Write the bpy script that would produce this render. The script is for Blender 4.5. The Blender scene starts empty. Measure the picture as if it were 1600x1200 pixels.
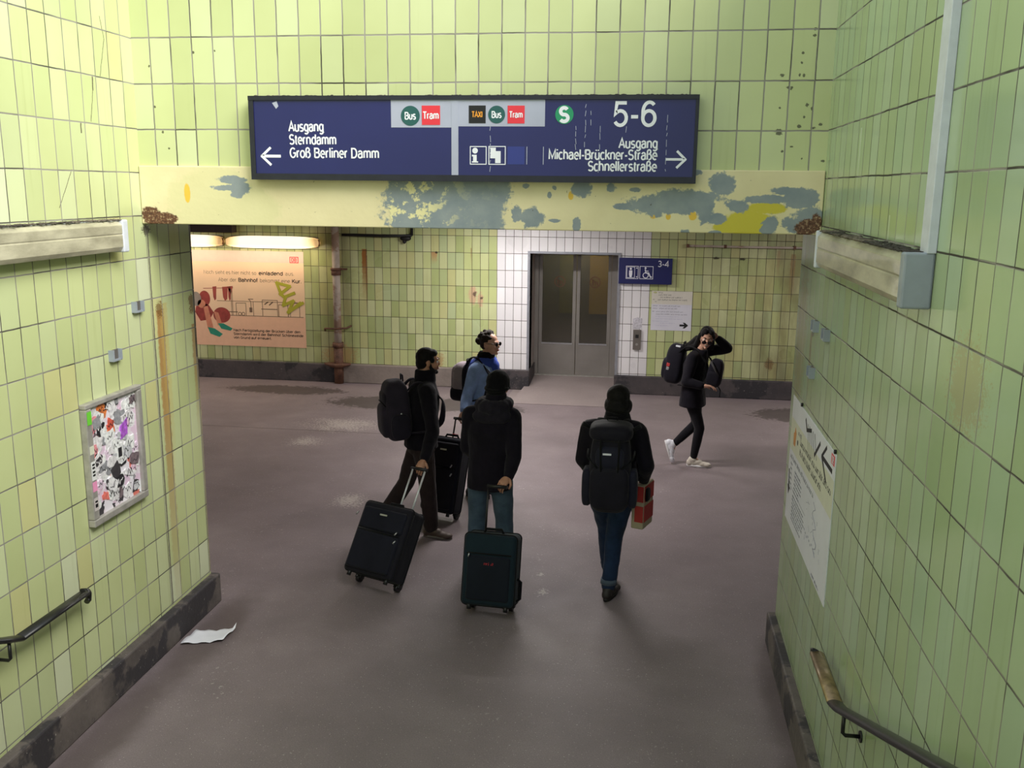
import bpy, bmesh, math, random
from math import sin, cos, pi, radians
from mathutils import Vector as V, Matrix, Quaternion, noise

SC = bpy.context.scene
COL = SC.collection
random.seed(7)

# ------------------------------------------------------------------ camera
# the photographer stands on the stairs, looking down into the underpass
XL, XR, Y1, Y2, YF = -3.257, 1.013, 5.776, 6.405, 14.656
ZB0, ZB1 = 2.943, 3.311
F_PX, YAW, PITCH, ROLL = 1458.4, 0.1406, 0.2079, 0.0104
cd = bpy.data.cameras.new('camera'); cam = bpy.data.objects.new('camera', cd); COL.objects.link(cam)
cd.sensor_fit = 'HORIZONTAL'; cd.sensor_width = 36.0; cd.lens = 36.0 * F_PX / 1600.0
cd.clip_start = 0.05; cd.clip_end = 200
_f = V((-sin(YAW) * cos(PITCH), cos(YAW) * cos(PITCH), -sin(PITCH)))
_r = V((cos(YAW), sin(YAW), 0)); _u = _r.cross(_f)
_r2 = cos(ROLL) * _r + sin(ROLL) * _u; _u2 = -sin(ROLL) * _r + cos(ROLL) * _u
_m = Matrix((_r2, _u2, -_f)).transposed().to_4x4(); _m.translation = V((0, 0, 3.2))
cam.matrix_world = _m
SC.camera = cam

# ------------------------------------------------------------------ light and exposure
SC.view_settings.view_transform = 'Standard'; SC.view_settings.look = 'None'
SC.view_settings.gamma = 1.0; SC.view_settings.use_curve_mapping = False
SC.view_settings.exposure = 0.0
wd = bpy.data.worlds.new('overcast_sky'); SC.world = wd; wd.use_nodes = True
wd.node_tree.nodes['Background'].inputs[0].default_value = (0.86, 0.93, 1.0, 1)
wd.node_tree.nodes['Background'].inputs[1].default_value = 1.15
sl = bpy.data.lights.new('hazy_sun', 'SUN'); sun = bpy.data.objects.new('hazy_sun', sl); COL.objects.link(sun)
sl.energy = 5.6; sl.angle = radians(40); sl.color = (1.0, 0.97, 0.9)
sun.rotation_euler = V((-0.66, 0.44, -0.60)).to_track_quat('-Z', 'Y').to_euler()
sun.location = (6, -8, 12)

# ------------------------------------------------------------------ node helpers
def s2l(c):
    return tuple(((x / 255) / 12.92 if x / 255 <= .04045 else ((x / 255 + .055) / 1.055) ** 2.4) for x in c)

class NT:
    def __init__(s, name):
        s.m = bpy.data.materials.new(name); s.m.use_nodes = True
        s.t = s.m.node_tree; s.n = s.t.nodes; s.b = s.n['Principled BSDF']; s.out = s.n['Material Output']
    def new(s, t, **k):
        o = s.n.new(t)
        for a, b in k.items(): setattr(o, a, b)
        return o
    def put(s, sock, v):
        if isinstance(v, bpy.types.NodeSocket): s.t.links.new(v, sock)
        elif isinstance(v, (tuple, list)) and sock.type == 'RGBA' and len(v) == 3: sock.default_value = (*v, 1)
        else: sock.default_value = v
    def math(s, op, a, b=None, c=None, clamp=False):
        o = s.new('ShaderNodeMath', operation=op, use_clamp=clamp); s.put(o.inputs[0], a)
        if b is not None: s.put(o.inputs[1], b)
        if c is not None: s.put(o.inputs[2], c)
        return o.outputs[0]
    def vec(s, op, a, b=None, c=None):
        o = s.new('ShaderNodeVectorMath', operation=op); s.put(o.inputs[0], a)
        if b is not None: s.put(o.inputs[1], b)
        if c is not None: s.put(o.inputs[2], c)
        return o.outputs[1] if op in ('LENGTH', 'DISTANCE', 'DOT_PRODUCT') else o.outputs[0]
    def mix(s, f, a, b, blend='MIX'):
        o = s.new('ShaderNodeMix', data_type='RGBA', blend_type=blend); s.put(o.inputs[0], f)
        s.put(o.inputs[6], a); s.put(o.inputs[7], b); return o.outputs[2]
    def noise(s, vec, scale, detail=3, rough=.55, dim='3D'):
        o = s.new('ShaderNodeTexNoise', noise_dimensions=dim); s.put(o.inputs['Vector'], vec)
        o.inputs['Scale'].default_value = scale; o.inputs['Detail'].default_value = detail; o.inputs['Roughness'].default_value = rough
        return o.outputs[0]
    def smooth(s, v, a, b, lo=0., hi=1.):
        o = s.new('ShaderNodeMapRange', interpolation_type='SMOOTHSTEP'); s.put(o.inputs[0], v)
        o.inputs[1].default_value = a; o.inputs[2].default_value = b; o.inputs[3].default_value = lo; o.inputs[4].default_value = hi
        return o.outputs[0]
    def ramp(s, v, stops, const=False):
        o = s.new('ShaderNodeValToRGB'); s.put(o.inputs[0], v); r = o.color_ramp
        if const: r.interpolation = 'CONSTANT'
        while len(r.elements) < len(stops): r.elements.new(.5)
        for e, (p, c) in zip(r.elements, stops): e.position = p; e.color = (*c, 1)
        return o.outputs[0]
    def pos(s): return s.new('ShaderNodeNewGeometry').outputs['Position']
    def obj(s): return s.new('ShaderNodeTexCoord').outputs['Object']
    def xyz(s, v):
        o = s.new('ShaderNodeSeparateXYZ'); s.put(o.inputs[0], v); return o.outputs
    def comb(s, x, y, z=0.):
        o = s.new('ShaderNodeCombineXYZ'); s.put(o.inputs[0], x); s.put(o.inputs[1], y); s.put(o.inputs[2], z); return o.outputs[0]
    def bump(s, h, strength, dist=.01):
        o = s.new('ShaderNodeBump'); s.put(o.inputs['Height'], h); o.inputs['Strength'].default_value = strength; o.inputs['Distance'].default_value = dist
        s.put(s.b.inputs['Normal'], o.outputs[0])
    def base(s, c): s.put(s.b.inputs['Base Color'], c)
    def rough(s, c): s.put(s.b.inputs['Roughness'], c)

def mat(name, rgb, rough=.5, metal=0., var=.12, scale=12., bump=0., bscale=60., spec=.5):
    """plain surface with a little procedural colour and height variation"""
    t = NT(name); c = s2l(rgb); p = t.obj()
    n = t.noise(p, scale, 4)
    lo = tuple(x * (1 - var) for x in c); hi = tuple(min(1, x * (1 + var)) for x in c)
    t.base(t.ramp(n, [(.3, lo), (.7, hi)])); t.rough(rough); t.b.inputs['Metallic'].default_value = metal
    t.b.inputs['Specular IOR Level'].default_value = spec
    if bump: t.bump(t.noise(p, bscale, 4), bump, .004)
    return t.m

def cloth(name, rgb, weave=420., wrinkle=9., rough=.9, var=.2, spec=.15):
    t = NT(name); c = s2l(rgb); p = t.obj()
    n = t.noise(p, wrinkle, 4)
    t.base(t.ramp(n, [(.3, tuple(x * (1 - var) for x in c)), (.7, tuple(min(1, x * (1 + var)) for x in c))]))
    t.rough(rough); t.b.inputs['Specular IOR Level'].default_value = spec
    t.b.inputs['Sheen Weight'].default_value = .08
    h = t.math('ADD', t.math('MULTIPLY', t.noise(p, weave, 1), .12), t.noise(p, wrinkle * 1.7, 3))
    t.bump(h, .45, .012)
    return t.m

def emit(name, rgb, strength):
    t = NT(name); t.base(s2l(rgb)); t.put(t.b.inputs['Emission Color'], s2l(rgb)); t.b.inputs['Emission Strength'].default_value = strength
    return t.m

# ------------------------------------------------------------------ geometry helpers
ROOT = {}
class MB:
    """collects shapes into one mesh (world coordinates)"""
    def __init__(s): s.bm = bmesh.new(); s.mi = 0
    def _new(s, vs): return [s.bm.verts.new(v) for v in vs]
    def face(s, vs, smooth=False):
        try: f = s.bm.faces.new(vs)
        except ValueError: return
        f.material_index = s.mi; f.smooth = smooth
    def box(s, lo, hi, M=None, bev=0., seg=2):
        b = bmesh.new(); bmesh.ops.create_cube(b, size=1.0)
        lo, hi = V(lo), V(hi)
        for v in b.verts: v.co = V(((lo[i] + hi[i]) / 2 + v.co[i] * (hi[i] - lo[i])) for i in range(3))
        if bev: bmesh.ops.bevel(b, geom=b.edges[:], offset=bev, segments=seg, affect='EDGES', profile=.5)
        s.absorb(b, M); return s
    def absorb(s, b, M=None, smooth=False):
        mp = {}
        for v in b.verts: mp[v] = s.bm.verts.new(M @ v.co if M else v.co)
        for f in b.faces: s.face([mp[v] for v in f.verts], smooth or f.smooth)
        b.free()
    def tube(s, pts, r, seg=12, flat=None, up=None, cap=True):
        """pts list of points, r radius or list; flat=(a,b) scales the two section axes"""
        pts = [V(p) for p in pts]; n = len(pts); rs = r if isinstance(r, (list, tuple)) else [r] * n
        rings = []; prev = None
        for i, p in enumerate(pts):
            d = (pts[min(i + 1, n - 1)] - pts[max(i - 1, 0)]).normalized()
            if up is not None: a = V(up) - d * V(up).dot(d)
            elif prev is None: a = d.orthogonal()
            else: a = prev - d * prev.dot(d)
            a.normalize(); prev = a; b = d.cross(a)
            fa, fb = flat or (1, 1)
            rings.append(s._new([p + (a * cos(2 * pi * k / seg) * fa + b * sin(2 * pi * k / seg) * fb) * rs[i] for k in range(seg)]))
        for A, B in zip(rings, rings[1:]):
            for k in range(seg): s.face([A[k], A[(k + 1) % seg], B[(k + 1) % seg], B[k]], True)
        if cap: s.face(rings[0][::-1]); s.face(rings[-1])
        return s
    def loft(s, secs, seg=24, e=1.0):
        """secs: (centre, xaxis*halfwidth, yaxis*halfdepth)"""
        rings = []
        for c, a, b in secs:
            vs = []
            for k in range(seg):
                t = 2 * pi * k / seg; ct, st = cos(t), sin(t)
                vs.append(V(c) + V(a) * math.copysign(abs(ct) ** e, ct) + V(b) * math.copysign(abs(st) ** e, st))
            rings.append(s._new(vs))
        for A, B in zip(rings, rings[1:]):
            for k in range(seg): s.face([A[k], A[(k + 1) % seg], B[(k + 1) % seg], B[k]], True)
        s.face(rings[0][::-1], True); s.face(rings[-1], True)
        return s
    def ball(s, c, r, M=None, sub=3):
        b = bmesh.new(); bmesh.ops.create_icosphere(b, subdivisions=sub, radius=1.0)
        r = V((r, r, r)) if isinstance(r, (int, float)) else V(r)
        R = M.to_3x3() if M else Matrix.Identity(3)
        for v in b.verts: v.co = V(c) + R @ V((v.co.x * r.x, v.co.y * r.y, v.co.z * r.z))
        s.absorb(b, None, True); return s
    def sup(s, M, size, e1=.35, e2=.35, taper=0., bow=0., nu=36, nv=20):
        """rounded box (superellipsoid); taper narrows the top"""
        sx, sy, sz = size
        def pw(x, e): return math.copysign(abs(x) ** e, x)
        rows = []
        for j in range(nv + 1):
            ph = -pi / 2 + pi * j / nv; cz, szz = pw(cos(ph), e1), pw(sin(ph), e1)
            row = []
            for i in range(nu):
                th = 2 * pi * i / nu
                x, y, z = cz * pw(cos(th), e2), cz * pw(sin(th), e2), szz
                k = 1 - taper * (z * .5 + .5)
                row.append(s.bm.verts.new(M @ V((x * sx * k, y * sy * (1 - taper * .6 * (z * .5 + .5)) + bow * (1 - z * z), z * sz))))
            rows.append(row)
        for A, B in zip(rows, rows[1:]):
            for i in range(nu): s.face([A[i], A[(i + 1) % nu], B[(i + 1) % nu], B[i]], True)
        bmesh.ops.remove_doubles(s.bm, verts=[v for r in (rows[0], rows[-1]) for v in r], dist=1e-6)
        return s
    def limb(s, chain, seg=14):
        """tapered capsule chain, meant to be fused by remesh()"""
        for p, r in chain: s.ball(p, r, sub=2)
        for (p, a), (q, b) in zip(chain, chain[1:]):
            if (V(q) - V(p)).length > 1e-4: s.tube([p, q], [a, b], seg)
        return s
    def mesh(s, name):
        me = bpy.data.meshes.new(name); bmesh.ops.recalc_face_normals(s.bm, faces=s.bm.faces[:]); s.bm.to_mesh(me); s.bm.free(); return me
    def build(s, name, m, parent=None, **k):
        return place(name, s.mesh(name), m, parent, **k)

def place(name, me, m, parent=None, kind=None, label=None, cat=None, group=None, world=False, bevel=0.):
    """link a mesh given in world coordinates; its origin goes to its root's base"""
    if m is not None:
        me.materials.clear()
        for x in (m if isinstance(m, (list, tuple)) else [m]): me.materials.append(x)
    o = bpy.data.objects.new(name, me); COL.objects.link(o)
    if parent is not None:
        top = parent
        while top.parent: top = top.parent
        org = ROOT[top.name]; o.parent = parent
    elif world: org = V((0, 0, 0))
    else:
        xs = [v.co for v in me.vertices]
        org = V(((min(c.x for c in xs) + max(c.x for c in xs)) / 2, (min(c.y for c in xs) + max(c.y for c in xs)) / 2, min(c.z for c in xs)))
    if org.length: me.transform(Matrix.Translation(-org))
    if parent is None: o.location = org; ROOT[o.name] = org
    if bevel:
        b = o.modifiers.new('bevel', 'BEVEL'); b.width = bevel; b.segments = 2; b.limit_method = 'ANGLE'
    props(o, label, cat, group, kind); return o

def props(o, label=None, cat=None, group=None, kind=None):
    for k, v in (('label', label), ('category', cat), ('group', group), ('kind', kind)):
        if v: o[k] = v
    return o

def thing(name, loc, label=None, cat=None, group=None, kind=None):
    o = bpy.data.objects.new(name, None); COL.objects.link(o); o.location = loc; o.empty_display_size = .1
    ROOT[o.name] = V(loc); return props(o, label, cat, group, kind)

def remesh(mb, voxel, smooth=4, fac=.5, fn=None):
    """fuse overlapping shapes into one continuous surface"""
    me = mb.mesh('tmp'); o = bpy.data.objects.new('tmp', me); COL.objects.link(o)
    r = o.modifiers.new('r', 'REMESH'); r.mode = 'VOXEL'; r.voxel_size = voxel; r.use_smooth_shade = True
    if smooth:
        q = o.modifiers.new('s', 'SMOOTH'); q.factor = fac; q.iterations = smooth
    dg = bpy.context.evaluated_depsgraph_get(); dg.update()
    out = bpy.data.meshes.new_from_object(o.evaluated_get(dg))
    bpy.data.objects.remove(o); bpy.data.meshes.remove(me)
    if fn:
        out.update(); ns = [v.normal.copy() for v in out.vertices]
        for v, n in zip(out.vertices, ns): v.co = v.co + n * fn(v.co)
    for p in out.polygons: p.use_smooth = True
    return out

class Flat:
    """a plane to lay flat pieces on: origin, u, v directions, n = outwards"""
    def __init__(s, o, u, v): s.o, s.u, s.v = V(o), V(u), V(v); s.n = s.u.cross(s.v)
    def p(s, a, b, h=0.): return s.o + s.u * a + s.v * b + s.n * h
    def poly(s, mb, pts, h0, h1):
        A = [mb.bm.verts.new(s.p(a, b, h1)) for a, b in pts]; B = [mb.bm.verts.new(s.p(a, b, h0)) for a, b in pts]
        mb.face(A); n = len(pts)
        for i in range(n): mb.face([A[i], B[i], B[(i + 1) % n], A[(i + 1) % n]])
        return mb
    def rect(s, mb, a0, b0, a1, b1, h0, h1): return s.poly(mb, [(a0, b0), (a1, b0), (a1, b1), (a0, b1)], h0, h1)
    def disc(s, mb, a, b, r, h0, h1, n=40, ry=None):
        return s.poly(mb, [(a + r * cos(2 * pi * i / n), b + (ry or r) * sin(2 * pi * i / n)) for i in range(n)], h0, h1)
    def stroke(s, mb, pts, w, h0, h1):
        for i, ((a, b), (c, d)) in enumerate(zip(pts, pts[1:])):
            h1 += .00012 if len(pts) < 20 else (.00012 if i % 2 else -.00012)     # joints never share a plane
            L = math.hypot(c - a, d - b) or 1e-6; x, y = (c - a) / L * w / 2, (d - b) / L * w / 2
            s.poly(mb, [(a - y - x * .6, b + x - y * .6), (a + y - x * .6, b - x - y * .6), (c + y + x * .6, d - x + y * .6), (c - y + x * .6, d + x + y * .6)], h0, h1)
        return mb
    def ring(s, mb, a, b, r, w, h0, h1, n=32):
        return s.stroke(mb, [(a + r * cos(2 * pi * i / n), b + r * sin(2 * pi * i / n)) for i in range(n + 1)], w, h0, h1)
    def text(s, string, a, b, cap, h, width=None, align='L', wt=10): return stroke_text(s, string, a, b, cap, h + .0006, width, align, wt)
    def greek(s, mb, a, b, width, cap, h, rnd, dens=1.):
        """illegible small print: word-like groups of little strokes"""
        x = a
        while x < a + width:
            for _ in range(rnd.randint(3, 9)):
                w = cap * rnd.uniform(.25, .6)
                if x + w > a + width: return mb
                t = rnd.choice([.7, .7, 1.0, .75]); 
                if rnd.random() < .5: s.rect(mb, x, b, x + w * .35, b + cap * t, h, h + .0006); s.rect(mb, x, b + cap * .55, x + w * .9, b + cap * .72, h, h + .0006)
                else: s.rect(mb, x, b, x + w * .8, b + cap * .2, h, h + .0006); s.rect(mb, x + w * .5, b, x + w * .8, b + cap * t, h, h + .0006)
                x += w + cap * .12
            x += cap * .5
        return mb

# ------------------------------------------------------------------ plain stroke lettering (narrow sans serif)
def _e(cx, cy, rx, ry, a0, a1, n=14): return [(cx + rx * cos(radians(a0 + (a1 - a0) * i / n)), cy + ry * sin(radians(a0 + (a1 - a0) * i / n))) for i in range(n + 1)]
_bowl = _e(23, 26, 19, 26, 0, 360, 24)
_arch = _e(22, 34, 17, 18, 180, 0)
GL = {
 'a': (48, [[(7, 41)] + _e(22, 37, 16, 15, 140, 0, 9) + [(38, 10), (42, 0)], _e(20, 15, 15, 15, 90, 270, 10) + [(30, 2), (38, 12)], [(20, 30), (38, 33)]]),
 'b': (50, [[(7, 0), (7, 74)], _e(24, 26, 18, 26, 160, -160, 20)]), 'c': (43, [_e(23, 26, 18, 26, 48, 312, 18)]),
 'd': (50, [[(42, 0), (42, 74)], _e(25, 26, 18, 26, 20, 340, 20)]), 'e': (46, [[(5, 27), (41, 27)] + _e(23, 26, 18, 26, 3, 310, 20)]),
 'f': (28, [[(12, 0), (12, 58)] + _e(22, 60, 10, 14, 180, 80, 6), [(2, 49), (24, 49)]]), 'g': (50, [_e(25, 27, 18, 25, 20, 340, 20), [(42, 52), (42, -6)] + _e(25, -6, 17, 14, 0, -150, 10)]),
 'h': (49, [[(7, 0), (7, 74)], _arch[:] + [(41, 30), (41, 0)]]), 'i': (17, [[(8, 0), (8, 52)], [(8, 66), (8, 75)]]), 'j': (18, [[(9, 52), (9, -12), (2, -18)], [(9, 66), (9, 75)]]),
 'k': (44, [[(7, 0), (7, 74)], [(39, 52), (9, 22)], [(19, 31), (41, 0)]]), 'l': (17, [[(8, 0), (8, 74)]]),
 'm': (72, [[(7, 0), (7, 52)]] + [[(7, 34)] + _e(21, 36, 14, 15, 180, 0) + [(35, 0)], [(35, 34)] + _e(49, 36, 14, 15, 180, 0) + [(63, 0)]]),
 'n': (49, [[(7, 0), (7, 52)], [(7, 32)] + _e(24, 34, 17, 17, 180, 0) + [(41, 0)]]), 'o': (47, [_bowl]), 'p': (50, [[(7, 52), (7, -20)], _e(24, 26, 18, 26, 160, -160, 20)]),
 'r': (31, [[(7, 0), (7, 52)], [(7, 30)] + _e(24, 33, 17, 17, 180, 85, 8)]), 's': (42, [_e(21, 38.5, 15, 13, 35, 250, 12) + _e(21, 13, 16, 13, 80, -140, 12)]),
 't': (28, [[(12, 66), (12, 12)] + _e(21, 11, 9, 11, 180, 280, 6), [(2, 50), (24, 50)]]), 'u': (49, [[(7, 52), (7, 18)] + _e(24, 18, 17, 18, 180, 360) + [(41, 22)], [(41, 52), (41, 0)]]),
 'v': (44, [[(4, 52), (22, 0), (40, 52)]]), 'w': (64, [[(3, 52), (18, 0), (32, 50), (46, 0), (61, 52)]]), 'x': (44, [[(5, 52), (39, 0)], [(39, 52), (5, 0)]]), 'z': (42, [[(6, 50), (36, 50), (5, 2), (38, 2)]]),
 'ß': (50, [[(7, 0), (7, 56)] + _e(22, 58, 15, 16, 180, -20, 10) + [(24, 42)] + _e(25, 21, 18, 21, 70, -110, 12)]),
 'A': (58, [[(3, 0), (29, 72), (55, 0)], [(13, 24), (45, 24)]]), 'B': (56, [[(8, 0), (8, 70), (30, 70)] + _e(32, 54, 15, 16, 90, -90, 10) + [(8, 38)], [(30, 38)] + _e(32, 20, 18, 19, 90, -90, 10) + [(8, 1)]]),
 'D': (60, [[(8, 1), (8, 70), (26, 70)] + _e(28, 35.5, 24, 34.5, 90, -90, 16) + [(8, 1)]]), 'F': (48, [[(8, 0), (8, 70), (44, 70)], [(8, 37), (40, 37)]]), 'G': (62, [_e(32, 36, 25, 36, 45, 330, 20) + [(55, 34), (34, 34)]]),
 'I': (20, [[(10, 0), (10, 72)]]), 'K': (56, [[(8, 0), (8, 72)], [(50, 72), (9, 28)], [(22, 42), (53, 0)]]), 'M': (72, [[(8, 0), (8, 72), (36, 8), (64, 72), (64, 0)]]), 'N': (62, [[(8, 0), (8, 72), (54, 0), (54, 72)]]),
 'S': (54, [_e(27, 53, 19, 18, 30, 255, 14) + _e(27, 18, 21, 18, 75, -150, 14)]), 'T': (52, [[(26, 0), (26, 70)], [(3, 70), (49, 70)]]), 'X': (54, [[(5, 72), (49, 0)], [(49, 72), (5, 0)]]),
 '3': (52, [_e(25, 53, 17, 18, 150, -80, 12) + _e(25, 19, 19, 18, 80, -150, 12)]), '4': (54, [[(38, 0), (38, 70), (4, 20), (50, 20)]]), '5': (52, [[(44, 69), (13, 69), (9, 36)] + _e(25, 23, 19, 22, 130, -150, 14)]),
 '6': (52, [_e(27, 23, 19, 22, 0, 360, 24), [(8, 23)] + _e(28, 42, 20, 29, 170, 45, 10)]), '-': (30, [[(4, 27), (26, 27)]]), '.': (18, [[(8, 0), (8, 9)]]), ' ': (24, []), ',': (18, [[(9, 8), (5, -8)]]),
}
GL['ü'] = (49, GL['u'][1] + [[(14, 64), (14, 73)], [(34, 64), (34, 73)]]); GL['ö'] = (47, GL['o'][1] + [[(13, 64), (13, 73)], [(33, 64), (33, 73)]])
def stroke_text(fl, string, a, b, cap, h, width=None, align='L', wt=10):
    mb = MB(); x = 0; lines = []
    for ch in string:
        adv, st = GL[ch]
        for s_ in st: lines.append([(x + p[0], p[1]) for p in s_])
        x += adv + 3
    k = cap / 72; kx = width / x if width else k; W = x * kx
    off = a - (0 if align == 'L' else W if align == 'R' else W / 2); hw = wt * k / 2
    for li, L in enumerate(lines):
        P = [(off + p[0] * kx, b + p[1] * k) for p in L]; n = len(P); ring = []
        closed = n > 4 and abs(P[0][0] - P[-1][0]) + abs(P[0][1] - P[-1][1]) < 1e-6
        if closed: P = P[:-1]; n -= 1
        dirs = []
        for i in range(n if closed else n - 1):
            dx, dy = P[(i + 1) % n][0] - P[i][0], P[(i + 1) % n][1] - P[i][1]; l = math.hypot(dx, dy) or 1e-9; dirs.append((dx / l, dy / l))
        for i in range(n):
            d1 = dirs[i - 1] if (i or closed) else dirs[0]; d2 = dirs[i % len(dirs)] if (i < len(dirs)) else dirs[-1]
            nx, ny = -(d1[1] + d2[1]), d1[0] + d2[0]; l = math.hypot(nx, ny)
            if l < .3: nx, ny, m = -d1[1], d1[0], 1
            else:
                nx, ny = nx / l, ny / l; c = nx * -d1[1] + ny * d1[0]; m = min(1 / max(c, .1), 2.2)
            ex = (0, 0)
            ring.append((mb.bm.verts.new(fl.p(P[i][0] + nx * hw * m, P[i][1] + ny * hw * m, h + .00015 * (li % 4))), mb.bm.verts.new(fl.p(P[i][0] - nx * hw * m, P[i][1] - ny * hw * m, h + .00015 * (li % 4)))))
        for i in range(n if closed else n - 1):
            A, B = ring[i], ring[(i + 1) % n]; mb.face([A[1], B[1], B[0], A[0]])
    me = bpy.data.meshes.new('lettering'); mb.bm.to_mesh(me); mb.bm.free(); return me

# ------------------------------------------------------------------ tile materials
def ell_mask(t, u, v, ells, jitter, soft=.12):
    """1 inside any of the ragged ellipses (cu, cv, ru, rv)"""
    p = t.comb(u, v); best = None
    for cu, cv, ru, rv in ells:
        q = t.vec('MULTIPLY_ADD', p, (1 / ru, 1 / rv, 0), (-cu / ru, -cv / rv, 0)); L = t.vec('LENGTH', q)
        best = L if best is None else t.math('MINIMUM', best, L)
    return t.smooth(t.math('ADD', best, jitter), 1 - soft, 1 + soft, 1, 0)

GREEN = [(198, 206, 152), (202, 210, 156), (195, 204, 150), (204, 212, 162), (192, 201, 146), (200, 208, 154), (207, 215, 170), (197, 206, 157)]
def tile(name, axis, u0, w, v0, h, g=.005, cols=GREEN, dark=.4, faint=.3, streaks=(), patches=(), white=None, cracks=(), rough=.22, grime=None, grout=((150, 146, 138), (62, 58, 50))):
    t = NT(name); x, y, z = t.xyz(t.pos()); u = x if axis == 'X' else y
    P = t.comb(u, z)
    wob = t.math('MULTIPLY', t.math('SUBTRACT', t.noise(P, 1.6, 2), .5), .010)
    wob2 = t.math('MULTIPLY', t.math('SUBTRACT', t.noise(P, 14, 2), .5), .004)
    uu = t.math('DIVIDE', t.math('ADD', t.math('SUBTRACT', u, u0), t.math('ADD', wob, wob2)), w)
    vv = t.math('DIVIDE', t.math('ADD', t.math('SUBTRACT', z, v0), t.math('ADD', wob, wob2)), h)
    iu, iv = t.math('FLOOR', uu), t.math('FLOOR', vv)
    fu, fv = t.math('SUBTRACT', uu, iu), t.math('SUBTRACT', vv, iv)
    du = t.math('MULTIPLY', t.math('MINIMUM', fu, t.math('SUBTRACT', 1., fu)), w)
    dv = t.math('MULTIPLY', t.math('MINIMUM', fv, t.math('SUBTRACT', 1., fv)), h)
    wn = t.new('ShaderNodeTexWhiteNoise', noise_dimensions='2D'); t.put(wn.inputs['Vector'], t.comb(iu, iv))
    rnd, rc = wn.outputs['Value'], wn.outputs['Color']; r2, r3, _ = t.xyz(rc)
    n = len(cols); col = t.ramp(rnd, [(i / n, s2l(c)) for i, c in enumerate(cols)], True)
    if white:
        xw = t.math('MULTIPLY', t.math('GREATER_THAN', x, white[0]), t.math('LESS_THAN', x, white[1]))
        col = t.mix(xw, col, t.mix(rnd, s2l((226, 224, 226)), s2l((240, 238, 240))))
    big = t.noise(P, .9, 4); col = t.mix(t.smooth(big, .35, .75, 0, .22), col, (.52, .5, .30), 'MULTIPLY') if not white else t.mix(t.math('MULTIPLY', t.smooth(big, .35, .75, 0, .3), t.math('SUBTRACT', 1., xw)), col, (.5, .5, .3), 'MULTIPLY')
    # vertical drip streaks and blotches of dirt
    drip = t.noise(t.comb(t.math('MULTIPLY', u, 16.), t.math('MULTIPLY', z, .7)), 1., 4)
    dr = t.smooth(drip, .58, .8, 0, .28)
    if white: dr = t.math('MULTIPLY', dr, t.math('SUBTRACT', 1., xw))
    col = t.mix(dr, col, (.62, .6, .48), 'MULTIPLY')
    if grime:                                                     # (centre u, half width, strength): brown water marks
        gn = t.noise(t.comb(t.math('MULTIPLY', u, 3.), t.math('MULTIPLY', z, .6)), 1.3, 5, .6)
        for gu, gw, gs in grime:
            k = t.math('MULTIPLY', t.smooth(t.math('ABSOLUTE', t.math('SUBTRACT', u, gu)), gw * .3, gw, 1, 0), t.smooth(gn, .32, .66, .25, 1.))
            col = t.mix(t.math('MULTIPLY', k, gs), col, s2l((94, 74, 50)))
    jit = t.math('MULTIPLY', t.math('SUBTRACT', t.noise(P, 22, 4, .65), .5), 1.1)
    for su, ztop, sw, ln, rgb, st in streaks:                     # rust runs below old fixings; pale runs paint gloss reflections
        d = t.math('ABSOLUTE', t.math('ADD', t.math('SUBTRACT', u, su), t.math('MULTIPLY', jit, sw * .5)))
        k = t.math('MULTIPLY', t.smooth(d, sw * .35, sw * .62, 1, 0), t.math('MULTIPLY', t.smooth(z, ztop - ln, ztop - ln * .1, 0, 1), t.math('LESS_THAN', z, ztop)))
        col = t.mix(t.math('MULTIPLY', k, st), col, s2l(rgb))
    for rgb, st, ells in patches:
        col = t.mix(t.math('MULTIPLY', ell_mask(t, u, z, ells, t.math('ADD', t.math('MULTIPLY', jit, 1.6), t.math('MULTIPLY', t.math('SUBTRACT', t.noise(P, 90, 2), .42), 1.6)), .2), st), col, s2l(rgb))
    for ua, za, ub, zb, wd, rgb in cracks:                        # hairline cracks and the expansion joint
        uc = t.math('ADD', t.math('MULTIPLY', t.math('SUBTRACT', z, za), (ub - ua) / (zb - za)), ua)
        k = t.smooth(t.math('ABSOLUTE', t.math('ADD', t.math('SUBTRACT', u, uc), t.math('MULTIPLY', jit, .012))), wd * .4, wd, 1, 0)
        k = t.math('MULTIPLY', k, t.math('MULTIPLY', t.math('GREATER_THAN', z, min(za, zb)), t.math('LESS_THAN', z, max(za, zb))))
        col = t.mix(k, col, s2l(rgb))
    # joints: some dark with dirt, some nearly closed
    gn = t.noise(P, 2.2, 3); gdark = t.smooth(t.math('ADD', gn, t.math('MULTIPLY', t.math('SUBTRACT', r2, .5), .25)), dark - .12, dark + .15)
    gcol = t.mix(gdark, s2l(grout[0]), s2l(grout[1]))
    gu_w = t.math('MULTIPLY', t.smooth(t.math('ADD', t.noise(t.comb(iu, t.math('MULTIPLY', z, 1.5)), 1.7, 1), t.math('MULTIPLY', r3, .2)), faint - .1, faint + .25, .35, 1.), g * .5)
    mu = t.math('SUBTRACT', 1., t.math('SUBTRACT', du, gu_w)); 
    jv = t.smooth(t.math('DIVIDE', du, gu_w), .6, 1.35); jh = t.smooth(dv, g * .32, g * .72)
    m = t.math('MINIMUM', jv, jh)
    t.base(t.mix(m, gcol, col)); 
    t.rough(t.math('ADD', t.math('MULTIPLY', m, rough - .85), t.math('ADD', .85, t.math('MULTIPLY', t.math('SUBTRACT', big, .5), .25))))
    hgt = t.math('ADD', m, t.math('MULTIPLY', t.math('MULTIPLY', r2, fu), .25))
    t.bump(hgt, .35, .004)
    return t.m

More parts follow.
